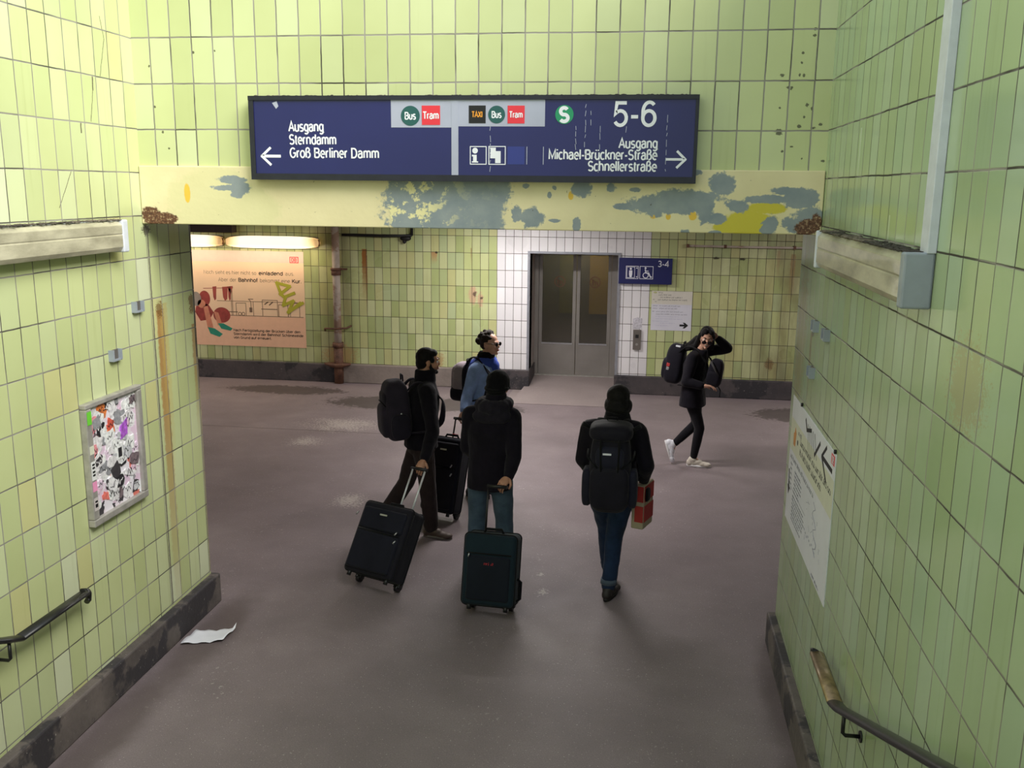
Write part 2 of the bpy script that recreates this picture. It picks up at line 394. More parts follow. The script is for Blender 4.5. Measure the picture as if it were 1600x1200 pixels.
RUST = (150, 92, 34)
CK = (96, 88, 76)
M_tile_left = tile('glazed_tile_left', 'Y', 4.319, .1474, .257, .2736, g=.0075, dark=.52, faint=.25,
    cols=GREEN + GREEN + [(206, 205, 148), (214, 220, 186)],
    cracks=[(5.44, 4.165, 5.47, 4.04, .004, CK), (5.47, 4.04, 5.40, 3.82, .004, CK), (5.318, 3.81, 5.312, 3.73, .008, CK), (5.312, 3.735, 5.268, 3.55, .004, CK), (5.165, 3.54, 5.160, 3.48, .008, CK), (5.038, 3.272, 4.894, 3.06, .004, CK), (5.812, 2.90, 5.812, .25, .011, (112, 106, 100)), (6.395, 2.95, 6.395, 1.95, .02, (84, 74, 62)), (6.39, 1.95, 6.40, .26, .012, (150, 140, 118))],
    streaks=[(5.905, 2.36, .10, 2.6, (166, 104, 42), .75), (6.38, 2.2, .09, 1.0, (160, 110, 60), .7), (5.95, 2.4, .1, 1.4, (196, 170, 96), .5)],
    patches=[((120, 84, 46), .8, [(5.90, 2.36, .05, .06), (6.36, 2.35, .05, .08)]), ((66, 58, 48), .9, [(5.80, 2.90, .06, .035), (6.40, 1.9, .018, .25), (6.40, 2.75, .018, .3)])])
M_tile_right = tile('glazed_tile_right', 'Y', 2.628, .1453, .257, .2736, g=.0075, dark=.45, faint=.30, rough=.16,
    cols=[(172, 192, 152), (175, 195, 156), (170, 189, 147), (177, 196, 158), (173, 194, 160), (175, 192, 149), (180, 198, 166), (172, 190, 148)],
    streaks=[(5.82, 2.35, .06, .5, (150, 104, 60), .5), (4.9, 3.5, .03, .4, (214, 224, 210), .5), (4.2, 3.1, .02, .3, (214, 224, 210), .5)],  # pale entries paint glossy reflections into the tile colour
    patches=[((96, 84, 60), .7, [(5.78, 2.36, .05, .03)]), ((176, 160, 116), .5, [(6.2, 2.25, .2, .5), (3.05, 2.6, .18, .16)])])
M_tile_lintel = tile('glazed_tile_lintel', 'X', -3.136, .1397, .2, .278, dark=.56, faint=.12, g=.0085,
    patches=[((60, 58, 44), .85, [(random.uniform(.72, 1.0), random.uniform(3.33, 4.1), random.uniform(.006, .014), random.uniform(.006, .012)) for _ in range(20)] + [(random.uniform(-3.2, -2.3), random.uniform(3.33, 4.1), .008, .008) for _ in range(6)] + [(.735, 3.53, .02, .022)])])
M_tile_far = tile('glazed_tile_far', 'X', -2.333, .1335, .316, .2655, dark=.36, faint=.05, g=.0075, white=(-2.335, .07), rough=.3,
    cols=[(190, 200, 140), (200, 208, 148), (180, 192, 132), (206, 212, 160), (184, 196, 142), (196, 204, 146), (210, 216, 166), (190, 202, 154), (202, 203, 146)],
    grout=((120, 112, 96), (66, 58, 46)),
    grime=[(2.15, .7, .55), (1.5, 1.1, .25), (-4.95, .32, .45), (-6.2, 1.5, .3)],
    streaks=[(-4.50, 2.2, .085, .95, (158, 92, 40), .9), (-4.47, 2.1, .03, 1.1, (150, 96, 50), .7), (2.2, 2.25, .07, .9, (132, 96, 62), .6), (-3.35, 2.18, .1, .22, (190, 130, 84), .7), (1.98, 2.3, .05, .6, (150, 120, 84), .5), (-2.75, 2.25, .02, .3, (150, 110, 60), .6)],
    patches=[((206, 164, 136), .8, [(-2.72, 1.50, .07, .16), (-2.60, 1.43, .05, .13)]), ((70, 50, 48), .8, [(-2.69, 1.52, .03, .05), (-2.58, 1.46, .025, .02)]), ((186, 150, 100), .7, [(-3.30, .42, .12, .14), (-4.95, .45, .3, .2)]), ((30, 24, 20), .9, [(-3.31, 2.17, .025, .02), (1.05, 2.17, .05, .02), (1.45, 2.16, .05, .02)]), ((112, 80, 48), .7, [(1.95, .55, .08, .09)])])

def paint_beam():
    t = NT('flaking_paint'); x, y, z = t.xyz(t.pos()); P = t.comb(x, z)
    jit = t.math('ADD', t.math('MULTIPLY', t.math('SUBTRACT', t.noise(P, 9, 5, .62), .5), 1.5), t.math('MULTIPLY', t.math('SUBTRACT', t.noise(P, 45, 3), .5), .6))
    px = lambda L: [((q[0] - 222) / (1284 - 222) * (XR - XL) + XL, ZB1 - (q[1] - (257 + (q[0] - 222) * .0104)) / (95 + (q[0] - 222) * .004) * (ZB1 - ZB0), q[2] * .00402, q[3] * .0039) for q in L]
    cream = t.ramp(t.noise(P, 2.5, 4), [(.3, s2l((222, 210, 166))), (.7, s2l((236, 225, 182)))])
    c = t.mix(t.math('MULTIPLY', ell_mask(t, x, z, px([(345, 315, 75, 55), (395, 330, 60, 40)]), t.math('MULTIPLY', jit, .5)), .5), cream, s2l((210, 208, 156)))
    gray = t.ramp(t.noise(P, 7, 4), [(.3, s2l((128, 140, 148))), (.7, s2l((150, 158, 160)))])
    block = ell_mask(t, x, z, px([(760, 322, 62, 62), (690, 330, 66, 46), (800, 300, 20, 40), (700, 292, 50, 22), (650, 320, 20, 50)]), jit)
    c = t.mix(block, c, gray)
    chips = t.math('MULTIPLY', block, t.smooth(t.noise(P, 9, 6, .7), .52, .57)); lft = t.smooth(x, px([(680, 0, 1, 1)])[0][0], px([(770, 0, 1, 1)])[0][0], 1, .08)
    c = t.mix(t.math('MULTIPLY', chips, lft), c, s2l((232, 224, 170)))
    yel = ell_mask(t, x, z, px([(1180, 350, 42, 22), (1205, 326, 28, 9), (1150, 356, 22, 9)]), t.math('MULTIPLY', jit, .6))
    c = t.mix(yel, c, s2l((206, 192, 62)))
    c = t.mix(ell_mask(t, x, z, px([(303, 302, 5, 15), (1040, 337, 5, 5), (1062, 339, 4, 5), (1098, 338, 6, 7), (916, 306, 4, 7)]), t.math('MULTIPLY', jit, .5)), c, s2l((232, 190, 72)))
    spots = [(378, 281, 26, 6), (366, 293, 26, 5), (392, 295, 16, 12), (386, 305, 11, 5), (833, 335, 9, 14), (858, 341, 17, 17), (848, 291, 6, 5), (891, 294, 4, 4), (884, 305, 3, 5), (930, 296, 16, 12), (925, 352, 6, 10), (892, 346, 9, 3),
             (1055, 320, 58, 16), (995, 323, 14, 5), (1085, 310, 48, 13), (1116, 326, 14, 24), (1139, 287, 18, 16), (1132, 342, 18, 8), (1160, 322, 16, 10), (1205, 312, 42, 6), (1250, 312, 26, 16), (1232, 299, 22, 6), (1262, 336, 24, 12), (1210, 352, 12, 16), (1088, 366, 9, 8), (1132, 366, 10, 5), (975, 294, 8, 7), (1012, 297, 9, 4), (1095, 270, 12, 5), (1248, 352, 20, 14)]
    c = t.mix(ell_mask(t, x, z, px(spots), t.math('MULTIPLY', jit, 1.25)), c, gray)
    rust = ell_mask(t, x, z, px([(240, 340, 18, 16), (262, 344, 20, 10), (1262, 357, 18, 14), (1276, 350, 8, 14)]), jit)
    rc = t.ramp(t.noise(P, 60, 4, .7), [(.35, s2l((58, 36, 26))), (.55, s2l((112, 74, 52))), (.7, s2l((206, 190, 150)))])
    c = t.mix(rust, c, rc)
    sp = t.smooth(t.noise(P, 42, 2), .73, .76); c = t.mix(t.math('MULTIPLY', sp, .7), c, s2l((80, 70, 52)))
    t.base(c); t.rough(.55); t.bump(t.math('ADD', block, t.noise(P, 30, 3)), .25, .004); return t.m

def asphalt():
    t = NT('worn_asphalt'); p = t.pos(); x, y, z = t.xyz(p)
    c = t.ramp(t.noise(p, 1.1, 5, .6), [(.3, s2l((122, 110, 113))), (.55, s2l((134, 121, 124))), (.75, s2l((146, 133, 135)))])
    c = t.mix(t.smooth(t.noise(p, 130, 2), .45, .7, 0, .35), c, s2l((86, 78, 76)))
    specks = t.smooth(t.noise(p, 80, 1), .70, .74); c = t.mix(t.math('MULTIPLY', specks, .6), c, s2l((206, 198, 190)))
    cl = t.math('MULTIPLY', t.smooth(t.noise(p, 1.6, 3), .53, .68), t.smooth(t.noise(p, 26, 4, .7), .6, .68))
    c = t.mix(t.math('MULTIPLY', cl, .5), c, s2l((214, 206, 198)))
    jit = t.math('MULTIPLY', t.math('SUBTRACT', t.noise(p, 4.5, 4, .6), .5), 1.0)
    wet = ell_mask(t, x, y, [(-3.7, 13.3, .95, .42), (-2.8, 13.35, .5, .4), (-2.2, 13.2, .5, .3), (-5.6, 13.9, .9, .3), (2.2, 13.6, .6, .4)], t.math('ADD', jit, t.math('MULTIPLY', t.math('SUBTRACT', t.noise(p, 16, 4, .6), .5), 1.2)), .12)
    c = t.mix(t.math('MULTIPLY', wet, .72), c, s2l((58, 50, 48)))
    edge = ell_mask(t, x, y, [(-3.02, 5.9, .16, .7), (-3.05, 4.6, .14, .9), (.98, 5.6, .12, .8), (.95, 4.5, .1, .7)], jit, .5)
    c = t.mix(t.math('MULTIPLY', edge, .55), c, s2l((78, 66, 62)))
    pale = ell_mask(t, x, y, [(-.72, 7.0, .07, .10), (-.78, 7.35, .05, .05), (-4.0, 11.9, .7, .5), (-2.95, 8.9, .25, .3), (-4.2, 11.0, .3, .3)], t.math('ADD', jit, t.math('MULTIPLY', t.math('SUBTRACT', t.noise(p, 38, 4, .7), .36), 4.)), .3)
    c = t.mix(t.math('MULTIPLY', pale, .6), c, s2l((196, 186, 178)))
    # slab seams cast across the passage
    s1 = t.smooth(t.math('ABSOLUTE', t.math('ADD', t.math('SUBTRACT', y, 11.55), t.math('MULTIPLY', jit, .05))), .006, .02, 1, 0)
    s1 = t.math('MULTIPLY', s1, t.math('MULTIPLY', t.math('LESS_THAN', x, -3.2), t.math('GREATER_THAN', x, -6.2)))
    c = t.mix(t.math('MULTIPLY', s1, .6), c, s2l((66, 56, 54)))
    slab = t.math('MULTIPLY', t.math('GREATER_THAN', y, 13.62), t.math('MULTIPLY', t.math('GREATER_THAN', x, -2.05), t.math('LESS_THAN', x, -.2)))
    c = t.mix(t.math('MULTIPLY', slab, .35), c, s2l((170, 158, 150)))
    t.base(c); t.rough(t.math('ADD', .50, t.math('MULTIPLY', t.noise(p, 3, 3), .22)))
    t.b.inputs['Specular IOR Level'].default_value = .45
    t.bump(t.noise(p, 120, 3), .25, .003); return t.m

def concrete(name, a, b, flakes=None, scale=3.):
    t = NT(name); p = t.pos(); c = t.ramp(t.noise(p, scale, 6, .65), [(.3, s2l(a)), (.7, s2l(b))])
    if flakes:
        n = t.math('ADD', t.noise(p, 2.1, 5, .62), 0.)
        c = t.mix(t.smooth(n, .49, .55), c, s2l(flakes))
    c = t.mix(t.smooth(t.noise(p, 50, 3), .68, .74, 0, .5), c, s2l((196, 188, 180)))
    t.base(c); t.rough(.7); t.bump(t.noise(p, 22, 5), .4, .012); return t.m

def fbmat(name, top, mid):
    """scuffed plastic lamp cover with soot along its length"""
    t = NT(name); p = t.obj(); x, y, z = t.xyz(p)
    n = t.noise(t.comb(t.math('MULTIPLY', y, 2.2), t.math('MULTIPLY', z, 7.), x), 1.3, 5, .6)
    c = t.ramp(n, [(.34, s2l(mid)), (.58, s2l(top)), (.8, s2l((216, 211, 188)))])
    t.base(c); t.rough(.35); t.b.inputs['Transmission Weight'].default_value = .0; t.b.inputs['Coat Weight'].default_value = .3
    t.bump(t.noise(p, 60, 3), .2, .003); return t.m

def glass(name, tint, gloss=.12, rough=.04):
    t = NT(name); a = t.new('ShaderNodeBsdfTransparent'); a.inputs[0].default_value = (*tint, 1)
    g = t.new('ShaderNodeBsdfGlossy'); g.inputs['Roughness'].default_value = rough; g.inputs['Color'].default_value = (.9, .9, .9, 1)
    f = t.new('ShaderNodeFresnel'); f.inputs[0].default_value = 1.5
    k = t.math('ADD', t.math('MULTIPLY', f.outputs[0], .9), gloss - .04)
    m = t.new('ShaderNodeMixShader'); t.put(m.inputs[0], k); t.t.links.new(a.outputs[0], m.inputs[1]); t.t.links.new(g.outputs[0], m.inputs[2])
    t.t.links.new(m.outputs[0], t.out.inputs[0]); return t.m

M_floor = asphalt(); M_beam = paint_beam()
M_kerb = concrete('kerb_concrete', (74, 68, 68), (118, 108, 104), (58, 54, 58))
M_kerb_far = concrete('kerb_painted', (60, 56, 60), (90, 82, 82), (50, 48, 52), 1.5)
M_kerb_light = concrete('kerb_bare_concrete', (122, 112, 106), (156, 144, 136), None, 1.8)
M_plaster = concrete('ceiling_plaster', (176, 172, 160), (196, 190, 176))
M_step = concrete('stair_concrete', (120, 112, 108), (150, 140, 134))
M_gray = mat('painted_steel_gray', (150, 158, 168), .45, 0, .1, 8, .1)
M_white_pl = mat('white_plastic', (208, 212, 222), .4, 0, .08, 14)
M_steel = mat('brushed_steel', (128, 122, 116), .42, .55, .12, 6, .05)
M_steel_d = mat('dull_door_steel', (142, 137, 132), .45, .25, .1, 3, .05)
M_alu = mat('aluminium', (196, 198, 202), .3, .9, .08, 20)
M_alu_w = mat('worn_aluminium', (176, 172, 166), .45, .35, .2, 14)
M_black = mat('black_plastic', (22, 22, 24), .4, 0, .2, 30)
M_frame = mat('sign_frame_dark', (26, 28, 40), .5, 0, .25, 20)
M_blue = mat('sign_blue', (29, 33, 94), .35, 0, .06, 3)
M_blue2 = mat('sign_blue_patch', (42, 54, 132), .35, 0, .04, 3)
M_sgray = mat('sign_gray', (172, 176, 196), .4, 0, .04, 6)
M_wht = mat('sign_white', (236, 238, 246), .4, 0, .03, 6)
M_teal = mat('bus_green', (30, 86, 84), .4, 0, .04, 6)
M_red = mat('tram_red', (226, 52, 66), .4, 0, .04, 6)
M_green = mat('s_green', (28, 146, 100), .4, 0, .04, 6)
M_ink = mat('ink_black', (20, 20, 22), .6, 0, .05, 10)
M_amber = mat('taxi_amber', (240, 160, 50), .5, 0, .05, 10)
M_paper = mat('poster_white', (222, 222, 232), .55, 0, .05, 4)
M_rust = concrete('rusted_iron', (70, 46, 36), (122, 84, 64), None, 9.)
M_pipe = concrete('flaking_pipe_paint', (166, 150, 138), (196, 184, 172), (158, 132, 114), 5.)
M_dirt = concrete('dust_and_grit', (70, 62, 52), (126, 116, 100), (54, 48, 42), 20.)

# ------------------------------------------------------------------ the setting
H_TOP = 5.2
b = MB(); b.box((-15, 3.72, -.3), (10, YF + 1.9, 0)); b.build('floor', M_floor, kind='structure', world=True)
b = MB()                                                     # raised threshold rising gently to the lift doors
A = [b.bm.verts.new(v) for v in ((-1.80, 15.45, .11), (-.43, 15.45, .11), (-.30, 13.62, .004), (-1.95, 13.62, .004), (-1.80, 15.45, 0), (-.43, 15.45, 0), (-.30, 13.62, .001), (-1.95, 13.62, .001))]
for q in ((0, 1, 2, 3), (4, 7, 6, 5), (0, 3, 7, 4), (1, 5, 6, 2), (2, 6, 7, 3), (0, 4, 5, 1)): b.face([A[i] for i in q])
b.build('trim_1', M_floor, kind='structure', world=True)
b = MB(); b.box((XL - .5, -8, -.3), (XL, Y2, H_TOP)); b.box((-15, Y2 - .45, -.3), (XL - .5, Y2, ZB1)); b.build('wall_left', M_tile_left, kind='structure', world=True)
b = MB(); b.box((XR, -8, -.3), (XR + .5, Y2, H_TOP)); b.box((XR + .5, Y2 - .45, -.3), (10, Y2, ZB1)); b.build('wall_right', M_tile_right, kind='structure', world=True)
b = MB(); b.box((XL, Y1, ZB1 - .02), (XR, Y2, H_TOP)); b.build('wall_front', M_tile_lintel, kind='structure', world=True)
b = MB(); b.box((XL + .002, Y1 - .022, ZB0), (XR - .002, Y2, ZB1), bev=.006); b.build('trim_2', M_beam, kind='structure', world=True)
b = MB(); b.box((-15, Y2, ZB0 - .02), (10, YF + 2, ZB0 + .3)); b.build('ceiling', M_plaster, kind='structure', world=True)
NX0, NX1, NZ = -1.808, -.425, 2.19
b = MB(); b.box((-15, YF, 0), (NX0, YF + .3, ZB0)); b.box((NX1, YF, 0), (10, YF + .3, ZB0)); b.box((NX0, YF, NZ), (NX1, YF + .3, ZB0)); b.build('wall_back', M_tile_far, kind='structure', world=True)
b = MB(); b.box((-15.3, Y2 - .4, 0), (-15, YF + .3, ZB0)); b.build('end_blocker_west', M_plaster, kind='structure', world=True)  # added end closure that keeps sky light out; the passage runs on
b = MB(); b.box((10, Y2 - .4, 0), (10.3, YF + .3, ZB0)); b.build('end_blocker_east', M_plaster, kind='structure', world=True)  # unseen stop for sky light, put where the passage continues
KZ = .235
b = MB(); b.box((XL - .02, -2, 0), (XL + .065, Y2 + .03, KZ), bev=.012); b.build('baseboard_left', M_kerb, kind='structure', world=True)
b = MB(); b.box((XR - .055, -2, 0), (XR + .02, Y2 + .03, KZ), bev=.012); b.build('baseboard_right', M_kerb, kind='structure', world=True)
b = MB(); b.box((-15, YF - .06, 0), (-4.9, YF + .02, .305), bev=.012); b.box((NX1 - .01, YF - .06, 0), (10, YF + .02, .295), bev=.012); b.box((-2.34, YF - .06, 0), (NX0 + .01, YF + .02, .32), bev=.012)
b.box((NX0 - .02, YF - .05, 0), (NX0 + .016, 15.38, .32), bev=.006)
b.build('baseboard_back', M_kerb_far, kind='structure', world=True)
b = MB(); b.box((-4.9, YF - .075, 0), (-2.34, YF + .02, .315), bev=.014); b.build('baseboard_back', M_kerb_light, kind='structure', world=True)
# stairs the photographer is standing on (down towards the passage)
b = MB()
for i in range(13): b.box((XL + .065, 3.72 - .33 * (i + 1), -.3), (XR - .055, 3.72 - .33 * i, .15 * (i + 1)))
b.build('stairs', M_step, kind='structure', world=True)
# lift recess
b = MB(); b.box((NX0 - .12, YF + .02, 0), (NX0, 15.7, 2.6)); b.build('trim_3', mat('jamb_cladding', (170, 160, 154), .5, .1), kind='structure', world=True)
b = MB(); b.box((NX1, YF + .02, 0), (NX1 + .12, 15.7, 2.6)); b.build('trim_4', M_steel, kind='structure', world=True)
b = MB(); b.box((NX0, YF + .31, NZ), (NX1, 15.7, 2.6)); b.build('trim_5', M_steel, kind='structure', world=True)
b = MB(); b.box((NX0 - .035, YF - .02, .32), (NX0 + .004, YF + .03, NZ + .03)); b.box((NX1 - .004, YF - .02, .29), (NX1 + .035, YF + .03, NZ + .03)); b.box((NX0, YF - .02, NZ - .004), (NX1, YF + .03, NZ + .03))
b.build('trim_6', mat('edge_strip', (150, 152, 160), .4, .3), kind='structure', world=True)
# lift doors
DY = 15.40
door = thing('door_1', (-1.12, DY, .11), kind='structure')
b = MB(); b.box((NX0, DY - .03, .11), (-1.745, DY + .08, 2.3)); b.box((-.545, DY - .03, .11), (NX1, DY + .08, 2.3)); b.box((NX0, DY - .03, 2.16), (NX1, DY + .08, 2.3)); b.build('door_frame', M_steel_d, door)
M_gl = glass('door_glass', (.70, .70, .64), .10, .22)
M_gl2 = M_gl
for (x0, x1, sx) in ((-1.74, -1.125, -1.40), (-1.115, -.55, -.82)):
    b = MB(); b.box((x0, DY, .12), (x1, DY + .05, .65)); b.box((x0, DY, .65), (x0 + .055, DY + .05, 2.2)); b.box((x1 - .055, DY, .65), (x1, DY + .05, 2.2)); b.box((x0, DY, 2.12), (x1, DY + .05, 2.2))
    lf = b.build('door_leaf', M_steel_d, door)
    b = MB(); b.box((x0 + .05, DY + .018, .645), (x1 - .05, DY + .026, 2.13)); b.build('glass_pane', M_gl, lf)
    b = MB(); b.box((x0 + .05, DY - .006, .635), (x1 - .05, DY + .004, .66)); b.build('pane_bead', M_alu, lf)
    fl = Flat((sx, DY + .018, 1.68), (1, 0, 0), (0, 0, 1)); b = MB(); fl.ring(b, 0, 0, .085, .016, 0, .001); fl.stroke(b, [(-.055, .05), (.055, -.05)], .012, 0, .001)
    fl.stroke(b, [(-.03, -.05), (-.035, .035)], .02, 0, .001); fl.stroke(b, [(.01, -.05), (.0, .01), (.04, .0), (.045, -.05)], .014, 0, .001); b.build('warning_sticker', mat('sticker_brown', (92, 62, 36), .6), lf)
b = MB(); b.box((-1.80, DY - .06, .105), (-.43, DY + .1, .118)); b.build('door_sill', M_alu_w, door)
# lift car seen through the panes; olive slabs paint the tile wall's reflection
M_car = mat('lift_car_wall', (112, 110, 96), .5, 0, .1); M_car_refl = mat('reflection_yellow', (170, 146, 70), .45, 0, .1, 3)
car = thing('lift_car', (-1.12, 16.2, .12), 'dim lift car with painted olive tile reflections behind the glass lift doors', 'lift')
b = MB(); b.box((-1.95, DY + .12, .06), (-.3, 17.0, .12)); b.box((-1.95, 17.0, .06), (-.3, 17.05, 2.5)); b.box((-2.0, DY + .12, .06), (-1.95, 17.05, 2.5)); b.box((-.3, DY + .12, .06), (-.25, 17.05, 2.5)); b.box((-2.0, DY + .12, 2.45), (-.25, 17.05, 2.5)); b.build('car_shell', M_car, car)
b = MB(); b.box((-1.55, 16.96, .95), (-1.2, 17.0, 2.2)); b.build('tile_reflection', mat('reflection_green', (124, 124, 76), .45), car); b = MB(); b.box((-1.0, 16.96, .95), (-.42, 17.0, 2.3)); b.build('tile_reflection', M_car_refl, car)  # slabs coloured like the lit tile wall mirrored in the panes
b = MB(); b.box((-1.3, 16.1, 2.43), (-.9, 16.5, 2.452)); b.build('car_fill', emit('lift_fill_glow', (255, 226, 170), 16.), car)  # added glow with no visible fitting, brightens the view through the panes

# ------------------------------------------------------------------ hanging direction sign
SY = 5.690
sg = thing('direction_sign', (-1.1, Y1 - .03, 3.235), 'long dark blue station direction sign with white exit lettering on the lintel', 'sign')
b = MB(); b.box((-2.462, SY, 3.230), (.268, Y1 - .001, 3.732), bev=.006); b.build('sign_frame', M_frame, sg)
F = Flat((0, SY, 0), (1, 0, 0), (0, 0, 1))
def piece(name, m, parent, fn, **k):
    mb = MB(); fn(mb); return mb.build(name, m, parent, **k)
piece('sign_panel', M_blue, sg, lambda q: F.rect(q, -2.432, 3.268, .248, 3.712, 0, .002))
piece('frame_lip', M_frame, sg, lambda q: (F.rect(q, -2.462, 3.706, .268, 3.732, 0, .012), F.rect(q, -2.462, 3.230, .268, 3.268, 0, .008), F.rect(q, -2.462, 3.268, -2.430, 3.706, 0, .0085), F.rect(q, .248, 3.268, .268, 3.706, 0, .0085)))
h1, h2, h3 = .003, .0045, .006
piece('divider_bar', M_sgray, sg, lambda q: F.rect(q, -1.188, 3.268, -1.146, 3.706, .002, h2))
piece('transport_field', M_sgray, sg, lambda q: F.rect(q, -1.560, 3.546, -1.188, 3.706, .002, h1), label='grey field behind the left bus and tram signs')
piece('transport_field', M_sgray, sg, lambda q: F.rect(q, -1.146, 3.553, -.625, 3.706, .002, h1), label='grey field behind the taxi, bus and tram signs')
def badge(cx, cz, r, m, txt, tm, rnd, cap, w, bold=13):
    p = piece('transport_badge', m, sg, lambda q: F.disc(q, cx, cz, r, .002, h2) if rnd else F.rect(q, cx - r, cz - r, cx + r, cz + r, .002, h2))
    place('lettering', F.text(txt, cx, cz - cap / 2, cap, h2, w, 'C', bold), tm, p)
badge(-1.440, 3.614, .058, M_teal, 'Bus', M_wht, 1, .040, .070)
badge(-1.313, 3.617, .056, M_red, 'Tram', M_wht, 0, .040, .100)
badge(-1.031, 3.622, .051, M_ink, 'TAXI', M_amber, 0, .032, .066)
badge(-.914, 3.621, .051, M_teal, 'Bus', M_wht, 1, .036, .060)
badge(-.797, 3.621, .051, M_red, 'Tram', M_wht, 0, .034, .082)
p = piece('s_badge', M_green, sg, lambda q: F.disc(q, -.510, 3.621, .054, .002, h2)); place('lettering', F.text('S', -.510, 3.582, .078, h2, .062, 'C', 19), M_wht, p)
for txt, z, w in (('Ausgang', 3.523, .226), ('Sterndamm', 3.446, .305), ('Groß Berliner Damm', 3.366, .574)):
    place('text_line', F.text(txt, -2.209, z, .056, h1, w, 'L', 12), M_wht, sg)
for txt, z, w in (('Ausgang', 3.432, .228), ('Michael-Brückner-Straße', 3.366, .642), ('Schnellerstraße', 3.300, .407)):
    place('text_line', F.text(txt, .042, z, .054, h1, w, 'R', 12), M_wht, sg)
place('platform_number', F.text('5-6', .034, 3.558, .134, h1, .262, 'R', 10.5), M_wht, sg)
piece('arrow', M_wht, sg, lambda q: (F.stroke(q, [(-2.390, 3.373), (-2.272, 3.373)], .017, .002, h1), F.stroke(q, [(-2.334, 3.422), (-2.390, 3.373), (-2.334, 3.322)], .015, .002, h1)), label='white arrow pointing left')
piece('arrow', M_wht, sg, lambda q: (F.stroke(q, [(.094, 3.368), (.200, 3.368)], .014, .002, h1), F.stroke(q, [(.156, 3.413), (.203, 3.368), (.156, 3.322)], .014, .002, h1)), label='white arrow pointing right')
def box_outline(q, x0, z0, x1, z1, w): F.stroke(q, [(x0, z0), (x1, z0), (x1, z1), (x0, z1), (x0, z0)], w, .002, h1)
piece('pictogram', M_wht, sg, lambda q: (box_outline(q, -1.073, 3.333, -.976, 3.436, .005), F.disc(q, -1.044, 3.412, .017, .002, h1), F.rect(q, -1.056, 3.350, -1.034, 3.378, .002, h1), F.rect(q, -1.063, 3.342, -1.025, 3.350, .002, h1), F.rect(q, -1.063, 3.378, -1.034, 3.388, .002, h1)), label='white information pictogram')
piece('pictogram', M_wht, sg, lambda q: (box_outline(q, -.960, 3.333, -.860, 3.437, .005), F.rect(q, -.952, 3.368, -.918, 3.430, .002, h1), F.rect(q, -.921, 3.340, -.888, 3.410, .002, h1 + .0008), F.rect(q, -.926, 3.366, -.921, 3.414, .002, h1 - .002)), label='white luggage pictogram')
piece('blank_square', M_blue2, sg, lambda q: F.rect(q, -.847, 3.333, -.744, 3.437, .002, h1))
piece('thin_rule', M_sgray, sg, lambda q: F.rect(q, -.732, 3.333, -.728, 3.437, .002, h1)); piece('thin_rule', M_sgray, sg, lambda q: F.rect(q, -.633, 3.333, -.629, 3.437, .002, h1))
rn = random.Random(3)
def scr(q):
    for x, z0, z1 in ((-.385, 3.40, 3.66), (-.355, 3.56, 3.65), (-.30, 3.29, 3.55), (-.952, 3.29, 3.55), (.09, 3.30, 3.60), (-.44, 3.42, 3.56), (-.145, 3.52, 3.62)):
        z = z0
        while z < z1:
            d = rn.uniform(.01, .04); F.stroke(q, [(x + rn.uniform(-.003, .003), z), (x + rn.uniform(-.003, .003), z + d)], .003, .002, .0034); z += d + rn.uniform(.0, .03)
    F.poly(q, [(-2.31, 3.690), (-2.28, 3.700), (-2.27, 3.67), (-2.285, 3.655)], .002, .004)
piece('scratches', M_sgray, sg, scr, kind='stuff')
def grit(q, x0, x1, y0, y1, z, n, r, seed):
    rr = random.Random(seed)
    for _ in range(n):
        s = rr.uniform(.4, 1) * r; q.ball((rr.uniform(x0, x1), rr.uniform(y0, y1), z + s * .2), (s * rr.uniform(.8, 2.2), s, s * .55), None, 1)
b = MB(); grit(b, -2.42, .2, SY + .005, Y1 - .02, 3.732, 240, .010, 5); b.build('dust_layer', M_dirt, sg, kind='stuff')

# ------------------------------------------------------------------ tube lamps on the stair walls (switched off)
M_diff = fbmat('sooty_lamp_cover', (190, 184, 160), (146, 140, 120))
def stair_lamp(name, xw, sgn, ya, yb, z0, z1, lab, caps):
    lp = thing(name, (xw, (ya + yb) / 2, z0), lab, 'lamp'); xo = xw + sgn * .1
    b = MB(); b.box((min(xw, xw + sgn * .03), ya + .02, z0 + .004), (max(xw, xw + sgn * .03), yb - .02, z1 - .004), bev=.004); b.build('housing', M_gray, lp)
    b = MB(); n = 9
    prof = [(xw + sgn * .02, z0 + .006), (xw + sgn * .085, z0 + .004), (xo, z0 + .03), (xo, z0 + .1), (xo - sgn * .004, z0 + .105), (xo, z0 + .11), (xo, z1 - .03), (xo - sgn * .02, z1 - .008), (xw + sgn * .02, z1 - .006)]
    L0 = [b.bm.verts.new((x, ya + .02, z)) for x, z in prof]; L1 = [b.bm.verts.new((x, yb - .02, z)) for x, z in prof]
    for i in range(len(prof) - 1): b.face([L0[i], L0[i + 1], L1[i + 1], L1[i]])
    b.face(L0); b.face(L1[::-1]); b.build('lamp_cover', M_diff, lp, bevel=.004)
    for c0, c1, m in caps:
        b = MB(); b.box((min(xw, xo + sgn * .006), c0, z0 - .004), (max(xw, xo + sgn * .006), c1, z1 + .002), bev=.008); b.build('end_cap', m, lp)
    b = MB(); grit(b, min(xw, xo) + .004, max(xw, xo) - .012, ya + .03, yb - .03, z1, 520, .011, 9)
    b.build('grime_layer', M_dirt, lp, kind='stuff')
    return lp
stair_lamp('tube_lamp', XL, 1, 3.75, 5.40, 2.79, 2.98, 'long grimy unlit tube lamp on the left stair wall above the sticker frame', [(5.345, 5.405, M_white_pl), (3.75, 3.80, M_white_pl)])
stair_lamp('tube_lamp', XR, -1, 3.50, 5.32, 2.79, 2.985, 'grimy unlit tube lamp with grey end cap on the right stair wall', [(3.50, 3.555, M_gray), (5.285, 5.32, M_white_pl)])
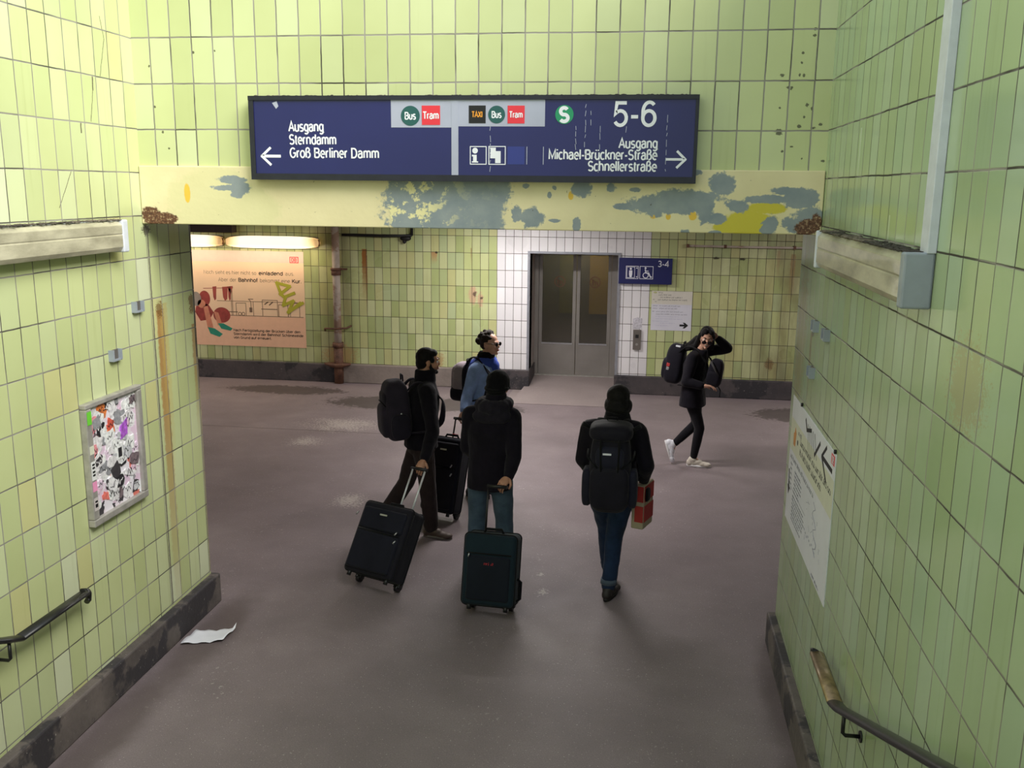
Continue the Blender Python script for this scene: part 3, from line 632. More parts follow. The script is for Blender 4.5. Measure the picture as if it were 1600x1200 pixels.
b = MB(); b.box((XR - .032, 3.495, 2.985), (XR, 3.59, H_TOP), bev=.003)
props(b.build('cable_trunking', M_white_pl, None), 'white vertical cable trunking rising from the right tube lamp', 'trunking')

# ------------------------------------------------------------------ handrails
def rail(name, x, xw, pts, lab, m_top, m_rest, brk):
    r = thing(name, (x, pts[0][0], pts[0][1] - .1), lab, 'handrail')
    P3 = [V((x, y, z)) for y, z in pts]
    b = MB(); b.tube(P3[:3], .034, 16, flat=(.5, 1.05), up=(0, 0, 1)); b.build('rail_end', m_top, r)
    b = MB(); b.tube(P3[2:], .034, 16, flat=(.5, 1.05), up=(0, 0, 1)); b.build('rail_bar', m_rest, r)
    b = MB(); y, z = pts[0]; s = 1 if xw > x else -1
    b.tube([(x, y - .01, z + .005), (x, y + .035, z - .012), (x + s * .01, y + .045, z - .06), (x + s * .012, y + .03, z - .07)], .030, 14, flat=(.55, 1.05)); b.build('end_curl', M_black, r)
    for y, z in brk:
        b = MB(); b.tube([(x, y, z - .015), (x, y, z - .10), (x + s * .012, y, z - .112), (xw - s * .004, y, z - .112)], .009, 10); b.build('bracket', M_black, r)
        b = MB(); b.tube([(xw - s * .008, y, z - .112), (xw, y, z - .112)], .026, 16); b.build('wall_rosette', M_black, r)
M_brass = mat('worn_brass', (142, 122, 92), .38, .55, .3, 25)
M_rail = mat('handrail_black', (34, 34, 36), .35, .2, .2, 20)
rail('handrail', XL + .1, XL, [(4.66, .865), (4.4, .868), (4.08, .872), (3.96, .920), (3.2, 1.262), (1.4, 2.07)], 'black handrail on the left stair wall ending below the sticker frame', M_rail, M_rail, [(4.0, .90), (2.9, 1.40)])
rail('handrail', XR - .08, XR, [(4.52, .905), (4.3, .905), (4.05, .905), (3.93, .945), (2.66, 1.515), (1.4, 2.08)], 'handrail with worn brass end on the right stair wall', M_brass, M_rail, [(3.86, .975), (2.6, 1.54)])

# ------------------------------------------------------------------ little cable clips left on the walls
def clip(x, y, z, s, lab, grp, w=.10, h=.066):
    t = thing('wall_clip', (x, y, z - h / 2), lab, 'clip', grp)
    b = MB(); b.box((min(x, x + s * .012), y - w / 2, z - h / 2), (max(x, x + s * .012), y + w / 2, z + h / 2), bev=.003); b.build('clip_plate', M_steel, t)
    b = MB(); b.box((min(x, x + s * .034), y - w / 2 - .002, z - h / 2 - .002), (max(x, x + s * .034), y - w / 2 + .012, z + h / 2 + .002)); b.box((min(x, x + s * .034), y + w / 2 - .012, z - h / 2), (max(x, x + s * .034), y + w / 2, z + h / 2)); b.box((min(x, x + s * .030), y - w / 2, z - h / 2 - .004), (max(x, x + s * .030), y + w / 2, z - h / 2 + .006)); b.build('clip_lug', M_gray, t)
clip(XL, 5.605, 2.420, 1, 'small metal clip on the left wall, upper of two above sticker frame', 'clips on the left wall')
clip(XL, 5.305, 2.155, 1, 'small metal clip on the left wall, lower of two above sticker frame', 'clips on the left wall')
clip(XR, 5.64, 2.42, -1, 'small metal clip on right wall, upper pair, nearer the passage', 'clips on the right wall', .09, .06)
clip(XR, 5.30, 2.42, -1, 'small metal clip on right wall, upper pair, nearer the stairs', 'clips on the right wall', .09, .06)
clip(XR, 5.66, 2.14, -1, 'small metal clip on right wall, alone below the upper pair', 'clips on the right wall', .10, .06)

# ------------------------------------------------------------------ sticker covered frame on the left wall
fy0, fy1, fz0, fz1 = 4.905, 5.525, 1.168, 1.925
fr = thing('poster_frame', (XL, (fy0 + fy1) / 2, fz0), 'aluminium poster frame covered in torn stickers on the left wall', 'frame')
b = MB(); b.box((XL, fy0 + .02, fz0 + .02), (XL + .02, fy1 - .02, fz1 - .02)); t = NT('torn_paper_layers'); P_ = t.obj(); vo = t.new('ShaderNodeTexVoronoi'); vo.inputs['Scale'].default_value = 16; t.put(vo.inputs['Vector'], t.vec('ADD', P_, t.vec('MULTIPLY', t.comb(t.noise(P_, 20, 3), t.noise(P_, 23, 3), t.noise(P_, 26, 3)), (.09, .09, .09))))
vc = t.xyz(vo.outputs['Color'])[0]
t.base(t.ramp(vc, [(0, s2l((232, 226, 236))), (.2, s2l((226, 200, 222))), (.34, s2l((238, 238, 244))), (.5, s2l((150, 146, 154))), (.58, s2l((228, 216, 228))), (.74, s2l((60, 56, 62))), (.84, s2l((212, 116, 104))), (.9, s2l((236, 232, 240)))], True)); t.rough(.55)
b.build('back_board', t.m, fr)
b = MB()
for lo, hi in (((XL, fy0, fz0), (XL + .045, fy1, fz0 + .045)), ((XL, fy0, fz1 - .03), (XL + .045, fy1, fz1)), ((XL, fy0, fz0 + .046), (XL + .044, fy0 + .055, fz1 - .031)), ((XL, fy1 - .05, fz0 + .046), (XL + .044, fy1, fz1 - .031))): b.box(lo, hi, bev=.006)
b.build('frame_profile', M_alu_w, fr)
G = Flat((XL + .02, 0, 0), (0, 1, 0), (0, 0, 1)); rr = random.Random(21)
pal = [(232, 226, 236), (228, 206, 226), (40, 38, 42), (222, 218, 222), (206, 88, 70), (232, 120, 110), (150, 150, 156), (240, 240, 244), (60, 56, 60), (224, 190, 210), (226, 128, 66), (196, 196, 202), (238, 150, 160), (120, 104, 110)]
MS = [mat('sticker_print', c, .5, 0, .3, 40) for c in pal]
def scrapshape(a, bb, w, h, ang, k, torn):
    pts = []
    for i in range(k):
        t = 2 * pi * i / k; ct, st = cos(t), sin(t); m = max(abs(ct), abs(st)); rad = 1 / m * (1 - torn * rr.random())
        x, y = ct * rad * w / 2, st * rad * h / 2
        pts.append((min(max(a + x * cos(ang) - y * sin(ang), fy0 + .058), fy1 - .053), min(max(bb + x * sin(ang) + y * cos(ang), fz0 + .048), fz1 - .034)))
    return pts
hh = .0004
for i in range(96):
    a, bb = rr.uniform(fy0 + .07, fy1 - .07), rr.uniform(fz0 + .06, fz1 - .05)
    red = (a < 5.2 and (bb > 1.6 or bb < 1.35)) and rr.random() < .34
    ci = rr.choice([4, 5, 10, 12]) if red else rr.choice([0, 0, 1, 2, 3, 3, 6, 7, 7, 7, 8, 9, 11, 0, 3, 13])
    q = MB(); hh += .00008
    G.poly(q, scrapshape(a, bb, rr.uniform(.06, .15) * (.75 if ci in (2, 8, 4, 10) else 1), rr.uniform(.04, .12), rr.uniform(-.5, .5), rr.choice([4, 8, 12]) if rr.random() < .5 else 14, .3), 0, hh)
    ob = q.build('sticker', MS[ci], fr)
    if rr.random() < .5:                                         # scrawled lettering on the sticker
        q = MB(); x, z = a - .03, bb
        ps = [(x + .012 * j, z + rr.uniform(-.025, .025)) for j in range(6)]; ps = [(min(max(u, fy0 + .06), fy1 - .056), min(max(w_, fz0 + .05), fz1 - .036)) for u, w_ in ps]
        G.stroke(q, ps, .0045, 0, hh + .0003); q.build('scrawl', MS[2] if ci not in (2, 8) else MS[0], ob)
q = MB(); G.rect(q, 5.215, 1.50, 5.285, 1.60, 0, .010); ob = q.build('sticker', MS[7], fr); q = MB(); G.rect(q, 5.23, 1.515, 5.27, 1.575, 0, .0105); q.build('print', MS[2], ob)
q = MB(); G.poly(q, [(5.27, 1.62), (5.35, 1.64), (5.355, 1.745), (5.28, 1.70)], 0, .010); q.build('sticker', mat('sticker_violet', (170, 92, 200), .5, 0, .5, 40), fr)
GF = Flat((XL + .045, 0, 0), (0, 1, 0), (0, 0, 1))
for z0, z1, c in ((1.80, 1.88, (112, 206, 60)), (1.62, 1.67, (226, 226, 206)), (1.46, 1.575, (232, 232, 232)), (1.39, 1.45, (232, 150, 190)), (1.27, 1.35, (200, 190, 190))):
    q = MB(); GF.rect(q, fy0 + .006, z0, fy0 + .05, z1, 0, .001); ob = q.build('rim_sticker', mat('rim_sticker_print', c, .5), fr)
q = MB(); [GF.rect(q, fy0 + .016, z, fy0 + .042, z + .012, .001, .0015) for z in (1.485, 1.505, 1.53, 1.55, 1.29, 1.30, 1.32)]; q.build('rim_print', M_ink, fr)

# ------------------------------------------------------------------ timetable notice on the right wall
N0, N1, NZ0, NZ1 = 6.28, 4.825, 1.02, 1.865
no = thing('notice_poster', (XR, 5.55, NZ0), 'large white timetable notice with black arrows on the right wall', 'poster')
R = Flat((XR, 0, 0), (0, -1, 0), (0, 0, 1))
q = MB(); R.rect(q, -N0, NZ0, -N1, NZ1, 0, .004); q.build('sheet', M_paper, no)
W_, H_ = N0 - N1, NZ1 - NZ0
def U(a): return -N0 + a * W_
def Z(a): return NZ1 - a * H_
q = MB(); R.rect(q, U(0), Z(.42), U(1), Z(.17), .004, .0045); q.build('header_band', mat('poster_cream', (214, 214, 196), .55, 0, .04), no)
M_g3 = mat('print_gray', (110, 110, 128), .6); M_g4 = mat('print_light', (150, 150, 170), .6); r5 = random.Random(5)
q = MB(); R.greek(q, U(.27), Z(.285), W_ * .70, .040, .0045, r5); R.greek(q, U(.27), Z(.36), W_ * .52, .040, .0045, r5); R.disc(q, U(.20), Z(.30), .018, .0045, .005); q.build('headline', M_ink, no, kind='stuff')
q = MB(); R.greek(q, U(.04), Z(.485), W_ * .62, .030, .004, r5); R.greek(q, U(.20), Z(.235), W_ * .1, .03, .0045, r5); q.build('date_line', M_g3, no, kind='stuff')
q = MB()
for k in range(6): R.greek(q, U(.18), Z(.545 + .032 * k), W_ * r5.uniform(.12, .2), .016, .004, r5); R.greek(q, U(.06), Z(.53 + .04 * k), W_ * .05, .016, .004, r5)
for k in range(7): R.greek(q, U(.16), Z(.745 + .03 * k), W_ * r5.uniform(.22, .34), .016, .004, r5)
R.rect(q, U(.1), Z(.70), U(.5), Z(.697), .004, .0046); q.build('small_print', M_g3, no, kind='stuff')
q = MB(); pts = [(U(.66 + .04 * sin(k * 1.7) + .01 * k), Z(.50 + .03 * k)) for k in range(12)]; R.stroke(q, pts, .005, .004, .0047)
for k in range(14): a, c = U(r5.uniform(.5, .85)), Z(r5.uniform(.55, .85)); R.stroke(q, [(a, c), (a + r5.uniform(-.06, .06), c + r5.uniform(-.04, .04))], .003, .004, .0046)
for k in range(9): R.rect(q, U(.5 + .03 * k), Z(.8 + .01 * (k % 3)), U(.515 + .03 * k), Z(.785 + .01 * (k % 3)), .004, .0047)
q.build('route_map', M_g4, no)
q = MB(); R.greek(q, U(.72), Z(.985), W_ * .16, .022, .004, r5); q.build('imprint', M_g3, no)
q = MB(); c, d = U(.045), Z(.70); R.poly(q, [(c - .02, d + .02), (c + .02, d + .02), (c + .02, d - .02), (c + .05, d - .02), (c, d - .075), (c - .05, d - .02), (c - .02, d - .02)], .004, .005)
R.stroke(q, [(U(.03), Z(.60)), (U(.05), Z(.70))], .03, .004, .005); q.build('arrow', M_ink, no)
q = MB(); R.stroke(q, [(U(.95), Z(.13)), (U(.76), Z(.13))], .026, .004, .005); R.stroke(q, [(U(.83), Z(.035)), (U(.75), Z(.13)), (U(.86), Z(.25))], .022, .004, .005)
R.stroke(q, [(U(.36), Z(.05)), (U(.40), Z(.11)), (U(.50), Z(.07))], .024, .004, .005); R.stroke(q, [(U(.70), Z(.07)), (U(.60), Z(.20))], .024, .004, .005)
for k in range(5): R.stroke(q, [(U(.42 + .04 * k), Z(.06)), (U(.47 + .045 * k), Z(.27 - .015 * k))], .006, .004, .005)
q.build('marker_scrawl', M_ink, no)
q = MB(); R.rect(q, U(.925), Z(.085), U(.985), Z(.02), .004, .0048); q2 = q.build('logo', M_red, no); place('lettering', R.text('DB', U(.955), Z(.075), .036, .0048, .05, 'C', 14), M_wht, q2)
q = MB(); R.poly(q, [(U(.09), Z(.36)), (U(.14), Z(.36)), (U(.155), Z(.25)), (U(.12), Z(.21)), (U(.105), Z(.26)), (U(.085), Z(.27))], .0045, .005); q.build('orange_figure', mat('print_orange', (206, 140, 70), .6), no)
for y in (N0 - .35, N1 + .02):
    q = MB(); q.tube([(XR, y, NZ1 + .012), (XR - .012, y, NZ1 + .012)], .012, 12); q.build('fixing_pin', M_ink, no)

# ------------------------------------------------------------------ scrap of paper on the floor
q = MB(); nx = 10
grid = [[q.bm.verts.new((-3.02 + (i / nx - .5) * .27 + .02 * (j / nx), 5.83 + (j / nx - .5) * .2 + (i / nx) * .09 - .04, .004 + .012 * abs(sin(i * .9 + j * .5)) + (.03 if i == nx and j == nx else 0) * 1 + .014 * (abs(i - 5) / 5) ** 2)) for j in range(nx + 1)] for i in range(nx + 1)]
for i in range(nx):
    for j in range(nx): q.face([grid[i][j], grid[i + 1][j], grid[i + 1][j + 1], grid[i][j + 1]], True)
me = q.mesh('paper'); o = place('paper_sheet', me, mat('scrap_paper', (232, 232, 240), .6, 0, .04)); so = o.modifiers.new('t', 'SOLIDIFY'); so.thickness = .001
props(o, 'crumpled white sheet of paper on the floor by the left kerb', 'paper')

# ------------------------------------------------------------------ things on the far wall of the passage
FW = Flat((0, YF, 0), (1, 0, 0), (0, 0, 1))
def warm_diffuser():
    t = NT('lit_lamp_cover'); p = t.pos(); x, y, z = t.xyz(p)
    gx, gy, gz = t.xyz(t.new('ShaderNodeTexCoord').outputs['Generated'])
    e = t.math('ADD', t.math('ABSOLUTE', t.math('SUBTRACT', gx, .5)), t.math('MULTIPLY', t.noise(p, 6, 3), .09))   # the tube is shorter than its cover
    t.base((.8, .7, .5, 1)); t.rough(.4)
    t.put(t.b.inputs['Emission Color'], t.ramp(e, [(.38, (1.0, .86, .62)), (.485, (.85, .52, .20)), (.53, (.34, .18, .06))])); t.b.inputs['Emission Strength'].default_value = 1.35
    return t.m
M_lit = warm_diffuser()
def wall_lamp(xa, xb, lab):
    z = 2.288; t = thing('wall_lamp', ((xa + xb) / 2, YF, z - .1), lab, 'lamp', 'lit lamps above the peach poster')
    b = MB(); b.box((xa + .04, YF - .06, z - .085), (xb - .04, YF - .001, z + .085), bev=.02); b.build('lamp_base', M_pipe, t)
    b = MB(); b.sup(Matrix.Translation(((xa + xb) / 2, YF - .11, z)), ((xb - xa) / 2, .085, .098), .55, .14, nu=64, nv=16); b.build('lamp_cover', M_lit, t)
    for x in (xa + .01, xb - .01):
        b = MB(); b.tube([(x, YF - .10, z - .05), (x, YF - .10, z + .05)], .02, 10); b.build('end_clip', mat('clip_brown', (120, 84, 50), .6), t)
    l = bpy.data.lights.new('tube', 'AREA'); l.shape = 'RECTANGLE'; l.size = xb - xa; l.size_y = .12; l.energy = 8.5; l.color = (1.0, .80, .56)
    lo = bpy.data.objects.new('lamp_light', l); COL.objects.link(lo); lo.parent = t; lo.location = (0, -.34, .02); lo.rotation_euler = (radians(14), 0, 0)
wall_lamp(-6.775, -5.215, 'glowing warm wall lamp above the peach poster, the whole one on the right')
wall_lamp(-8.42, -6.845, 'glowing warm wall lamp cut off by the left wall corner')
M_cold = emit('tube_white', (255, 250, 236), 3.0)
def ceiling_lamp(x, y, e, lab):
    t = thing('ceiling_lamp', (x, y, 2.80), lab, 'lamp', 'tube lamps under the passage ceiling')
    b = MB(); b.box((x - .7, y - .07, 2.88), (x + .7, y + .07, 2.922)); b.build('lamp_base', M_gray, t)
    b = MB(); b.tube([(x - .66, y, 2.845), (x + .66, y, 2.845)], .03, 12); b.build('lamp_tube', M_cold, t)
    l = bpy.data.lights.new('tube', 'AREA'); l.shape = 'RECTANGLE'; l.size = 1.3; l.size_y = .12; l.energy = e; l.color = (1.0, .955, .93)
    lo = bpy.data.objects.new('lamp_light', l); COL.objects.link(lo); lo.parent = t; lo.location = (0, 0, .0)
ceiling_lamp(-2.2, 13.2, 78, 'tube lamp on the passage ceiling in front of the lift')
ceiling_lamp(-8.8, 11.6, 80, 'added unseen fill lamp on the passage ceiling far to the left')  # added as fill for the left end of the passage
ceiling_lamp(2.6, 12.7, 46, 'added unseen fill lamp on the passage ceiling right of the lift')  # added to brighten the right part of the far wall
ceiling_lamp(-1.2, 9.9, 72, 'added unseen fill lamp on the passage ceiling above the travellers')  # added source, lights the floor and travellers in mid passage

# peach poster
po = thing('advert_poster', (-6.7, YF, .54), 'large peach advertising poster with drawn station on the passage wall', 'poster')
PX0, PX1, PZ0, PZ1 = -7.95, -5.525, .548, 2.135
q = MB(); FW.rect(q, PX0, PZ0, PX1, PZ1, 0, .006); q.build('sheet', mat('poster_peach', (238, 206, 172), .5, 0, .04, 2), po)
q = MB(); FW.rect(q, PX0, 1.95, PX1, PZ1, .006, .0065); q.build('top_band', mat('poster_pale', (212, 196, 182), .5, 0, .03), po)
q = MB(); FW.rect(q, PX0, PZ0, PX1, 1.06, .006, .0065); q.build('bottom_band', mat('poster_pink', (238, 192, 160), .5, 0, .03), po)
q = MB(); F_ = FW
F_.stroke(q, [(-5.755, 1.955), (-5.755, 2.045), (-5.615, 2.045), (-5.615, 1.955), (-5.755, 1.955)], .012, .0065, .007); lg = q.build('logo', M_red, po)
place('lettering', FW.text('DB', -5.685, 1.972, .056, .0068, .09, 'C', 14), M_red, lg)
M_tx = mat('print_brown', (118, 94, 76), .6); M_tb = mat('print_dark', (54, 44, 38), .6)
def words(z, parts, cap=.058):
    for s, x, w, bold in parts: place('text_line', FW.text(s, x, z, cap, .0066, w, 'L', 15 if bold else 7), M_tb if bold else M_tx, po)
words(1.745, [('Noch sieht es hier nicht so', -7.26, .92, 0), ('einladend', -6.30, .42, 1), ('aus.', -5.845, .16, 0)])
words(1.625, [('Aber der', -7.01, .32, 0), ('Bahnhof', -6.66, .34, 1), ('bekommt eine', -6.285, .52, 0), ('Kur.', -5.735, .17, 1)])
for k, (s, w) in enumerate((('Nach Fertigstellung der Brücken über den', 1.17), ('Sterndamm wird der Bahnhof Schöneweide', 1.22), ('von Grund auf erneuert.', .67))):
    place('text_line', FW.text(s, -6.79, .795 - .062 * k, .040, .0066, w, 'L', 14), M_tb, po)
q = MB(); S = lambda p, w=.012: F_.stroke(q, p, w, .0065, .007)
for x0, x1, zt in ((-6.72, -6.55, 1.27), (-6.42, -6.26, 1.30), (-6.26, -6.0, 1.33), (-5.98, -5.82, 1.26), (-5.78, -5.62, 1.29)): S([(x0, 1.06), (x0, zt), (x1, zt), (x1, 1.06)], .009)
S([(-7.05, 1.30), (-5.6, 1.30)], .008); S([(-7.1, 1.06), (-5.56, 1.06)], .010); S([(-6.28, 1.18), (-6.0, 1.18)]); S([(-6.8, 1.5), (-6.8, 1.06), (-6.78, 1.06), (-6.78, 1.5)], .008); S([(-7.0, 1.12), (-6.7, 1.12)], .014)
for x in (-6.66, -6.6): F_.ring(q, x, 1.09, .026, .01, .0065, .007)
S([(-6.46, 1.30), (-6.5, 1.34), (-6.42, 1.34)]); S([(-6.46, 1.30), (-6.46, 1.20)]); F_.rect(q, -6.49, 1.12, -6.44, 1.2, .0065, .007); S([(-6.22, 1.26), (-6.16, 1.30)], .02); S([(-6.14, 1.25), (-6.08, 1.30)], .02)
q.build('line_drawing', M_tx, po)
q = MB(); M_dr = mat('print_red', (158, 70, 62), .6)
for x, w in ((-7.12, .07), (-6.95, .10), (-6.85, .05)): F_.poly(q, [(x, 1.53), (x + w, 1.54), (x + w * .8, 1.33), (x + w * .4, 1.30), (x + w * .1, 1.36)], .0065, .007)
F_.poly(q, [(-6.86, 1.54), (-6.76, 1.55), (-6.80, 1.40)], .0065, .007); S([(-7.28, 1.50), (-6.76, 1.52)], .01); q.build('drawn_washing', M_dr, po)
# plain crouching figure printed at the left edge of the poster
q = MB(); F_.disc(q, -7.27, 1.33, .10, .0065, .0072, 24, .13); F_.poly(q, [(-7.4, 1.3), (-7.2, 1.22), (-7.12, 1.1), (-7.2, .98), (-7.36, .95), (-7.45, 1.1)], .0065, .0072); F_.disc(q, -6.98, 1.06, .15, .0065, .0072, 28, .13); q.build('printed_figure', mat('print_crimson', (150, 60, 54), .6, 0, .25, 12), po)
q = MB(); F_.poly(q, [(-7.30, 1.2), (-7.22, 1.2), (-7.14, .84), (-7.24, .82)], .0072, .0078); F_.poly(q, [(-7.12, 1.12), (-7.04, 1.1), (-6.98, .90), (-7.06, .88)], .0072, .0078); F_.disc(q, -7.33, 1.24, .07, .0072, .0078); q.build('printed_legs', mat('print_skin', (206, 134, 106), .6), po)
q = MB(); F_.poly(q, [(-7.24, .85), (-7.12, .83), (-6.98, .74), (-7.04, .69), (-7.2, .74)], .0078, .0084); F_.poly(q, [(-7.06, .92), (-6.96, .92), (-6.80, .84), (-6.84, .80), (-7.0, .83)], .0078, .0084); q.build('printed_slippers', mat('print_turquoise', (40, 140, 116), .6), po)
q = MB(); F_.disc(q, -7.42, 1.32, .09, .0072, .0078, 20, .12); q.build('printed_hood', mat('print_gray2', (150, 140, 132), .6), po)
q = MB(); gk = [0]
def g(p): gk[0] += 1; F_.stroke(q, p, .05, .0086, .0088 + .0008 * gk[0])
g([(-6.00, 1.63), (-5.93, 1.44), (-5.88, 1.39)]); g([(-6.0, 1.62), (-5.77, 1.57), (-5.95, 1.43)]); g([(-5.70, 1.46), (-5.85, 1.40), (-5.90, 1.25), (-5.72, 1.33), (-5.82, 1.13), (-5.60, 1.30)]); g([(-5.82, 1.14), (-5.56, 1.30)])
q.build('sprayed_tag', mat('spray_olive', (170, 168, 50), .6, 0, .1), po)

# drain pipe with clamps
dp = thing('drain_pipe', (-4.95, YF - .09, 0), 'peeling vertical drain pipe with rusty base on the passage wall', 'pipe')
b = MB(); b.tube([(-4.945, YF - .10, .62), (-4.945, YF - .10, 2.94)], .062, 20); b.build('pipe', M_pipe, dp)
b = MB(); b.tube([(-4.945, YF - .10, .0), (-4.945, YF - .10, .64)], .078, 20); b.tube([(-4.945, YF - .10, .60), (-4.945, YF - .10, .68)], .092, 20); b.build('pipe_foot', M_rust, dp)
b = MB(); b.tube([(-4.945, YF - .10, 1.86), (-4.945, YF - .10, 1.90)], .09, 20); b.tube([(-4.945, YF - .10, 1.78), (-4.945, YF - .10, 1.86)], .08, 20); b.box((-4.86, YF - .13, 1.865), (-4.76, YF - .09, 1.895)); b.build('collar', M_rust, dp)
b = MB(); b.tube([(-5.19, YF - .02, .855), (-5.17, YF - .08, .90), (-4.945, YF - .175, .915), (-4.80, YF - .09, .92), (-4.74, YF - .02, .95)], .016, 10); b.build('wall_bracket', M_rust, dp)
b = MB(); b.loft([((-4.96, YF - .11, .27), (.10, 0, 0), (0, .10, 0)), ((-4.96, YF - .11, .31), (.22, 0, 0), (0, .10, 0)), ((-4.96, YF - .11, .335), (.23, 0, 0), (0, .10, 0))], 28); b.build('drip_plate', M_rust, dp)
b = MB(); b.tube([(-4.85, YF - .05, 2.425), (-4.2, YF - .05, 2.415), (-3.70, YF - .05, 2.43)], .022, 10); b.tube([(-3.70, YF - .05, 2.43), (-3.68, YF - .05, 2.9)], .022, 10)
cb = thing('cable_conduit', (-4.2, YF - .05, 2.4), 'thin dark conduit with a blob of old sealant near the pipe top', 'conduit'); b.build('conduit', M_ink, cb)
b = MB(); b.ball((-3.80, YF - .05, 2.385), (.09, .05, .045)); b.ball((-3.82, YF - .05, 2.34), (.03, .03, .04)); b.build('sealant', M_ink, cb)
tb = thing('rail_pipe', (1.5, YF - .06, 2.34), 'thin horizontal pipe along the passage wall right of the lift sign', 'pipe')
b = MB(); b.tube([(.60, YF - .055, 2.352), (1.4, YF - .055, 2.348), (3.6, YF - .055, 2.352)], .017, 10); b.build('pipe', M_pipe, tb)
for x in (.62, 1.18, 2.2):
    b = MB(); b.box((x - .02, YF - .078, 2.325), (x + .02, YF, 2.375)); b.build('pipe_clip', M_rust, tb)
tr = thing('cable_tray', (-6.9, YF - .1, 2.43), 'dark cable tray above the glowing wall lamps', 'cable tray')
b = MB(); b.box((-9.5, YF - .18, 2.43), (-6.65, YF, 2.72)); b.build('tray', mat('tray_brown', (62, 50, 44), .7), tr)

# lift sign 3-4
ls = thing('lift_sign', (0, YF, 1.755), 'small dark blue sign with lift and wheelchair pictograms beside lift door', 'sign')
b = MB(); b.box((-.412, YF - .07, 1.752), (.402, YF - .001, 2.150), bev=.006); b.build('sign_box', M_blue, ls)
L = Flat((0, YF - .07, 0), (1, 0, 0), (0, 0, 1))
place('platform_number', L.text('3-4', .355, 2.025, .088, .0005, .178, 'R', 11), M_wht, ls)
q = MB(); bo = lambda x0, z0, x1, z1, w: L.stroke(q, [(x0, z0), (x1, z0), (x1, z1), (x0, z1), (x0, z0)], w, 0, .002)
bo(-.300, 1.835, -.115, 2.025, .008); bo(-.288, 1.848, -.170, 2.012, .007); L.disc(q, -.230, 1.985, .017, 0, .002); L.poly(q, [(-.255, 1.96), (-.205, 1.96), (-.205, 1.90), (-.215, 1.855), (-.245, 1.855), (-.255, 1.90)], 0, .002)
L.poly(q, [(-.150, 1.99), (-.124, 1.99), (-.137, 2.012)], 0, .002); L.poly(q, [(-.150, 1.87), (-.124, 1.87), (-.137, 1.848)], 0, .002); q.build('lift_pictogram', M_wht, ls)
q = MB(); bo(-.090, 1.835, .110, 2.025, .008); L.ring(q, .000, 1.888, .040, .011, 0, .002); L.disc(q, -.005, 2.000, .015, 0, .002); L.stroke(q, [(-.008, 1.975), (.002, 1.925), (.045, 1.925), (.075, 1.86), (.09, 1.865)], .018, 0, .002); L.stroke(q, [(.0, 1.955), (.04, 1.955)], .012, 0, .002); q.build('wheelchair_pictogram', M_wht, ls)
# pinned notice
nt = thing('notice_poster', (.42, YF, 1.03), 'white printed notice with black right arrow below the lift sign', 'poster')
q = MB(); FW.rect(q, .107, 1.032, .730, 1.645, 0, .006); q.build('sheet', M_paper, nt)
q = MB(); FW.rect(q, .107, 1.44, .730, 1.645, .006, .0065); q.build('header_band', mat('notice_cream', (222, 218, 206), .55, 0, .03), nt)
r6 = random.Random(11); q = MB()
FW.greek(q, .21, 1.612, .07, .02, .0065, r6); FW.greek(q, .21, 1.578, .20, .02, .0065, r6); FW.greek(q, .24, 1.54, .34, .022, .0065, r6); FW.greek(q, .20, 1.502, .46, .022, .0065, r6); FW.greek(q, .13, 1.505, .03, .02, .0065, r6); FW.greek(q, .16, 1.475, .03, .016, .0065, r6); FW.greek(q, .125, 1.32, .04, .018, .006, r6); q.build('headline', M_ink, nt, kind='stuff')
q = MB()
for z, x, w in ((1.408, .13, .08), (1.408, .23, .34), (1.368, .13, .08), (1.368, .23, .28), (1.318, .18, .42), (1.278, .18, .48)): FW.greek(q, x, z, w, .018, .006, r6)
q.build('body_text', M_g3, nt, kind='stuff')
q = MB()
for z, x, w in ((1.243, .18, .37), (1.208, .18, .42), (1.17, .13, .04), (1.17, .18, .2), (1.14, .25, .24), (1.10, .18, .2)): FW.greek(q, x, z, w, .014, .006, r6)
q.build('faint_text', mat('print_faint', (176, 176, 206), .6), nt)
q = MB(); FW.stroke(q, [(.562, 1.117), (.665, 1.117)], .030, .006, .007); FW.poly(q, [(.60, 1.16), (.635, 1.16), (.685, 1.117), (.635, 1.072), (.60, 1.072), (.640, 1.117)], .006, .007); q.build('arrow', M_ink, nt)
q = MB(); FW.disc(q, .16, 1.622, .03, .0065, .007, 24, .015); q.build('logo', mat('logo_olive', (190, 190, 140), .6), nt)
# call button panel
cp = thing('call_panel', (-.095, YF, .71), 'steel lift call panel with black button beside the lift door', 'panel')
b = MB(); b.box((-.158, YF - .03, .714), (-.034, YF, 1.03), bev=.004); b.build('plate', M_steel, cp)
b = MB(); b.box((-.122, YF - .038, .90), (-.072, YF - .028, .955), bev=.004); b.build('call_button', M_ink, cp)
b = MB(); b.tube([(-.097, YF - .031, .80), (-.097, YF - .028, .80)], .02, 16); b.build('key_switch', M_alu_w, cp)
q = MB(); FW.poly(q, [(-.17, 1.04), (-.03, 1.045), (-.022, 1.21), (-.10, 1.225), (-.168, 1.2)], 0, .003)
props(q.build('torn_sticker', mat('torn_foil', (214, 212, 220), .3, .2, .3, 30)), 'torn silvery sticker on the tiles above the call panel', 'sticker')

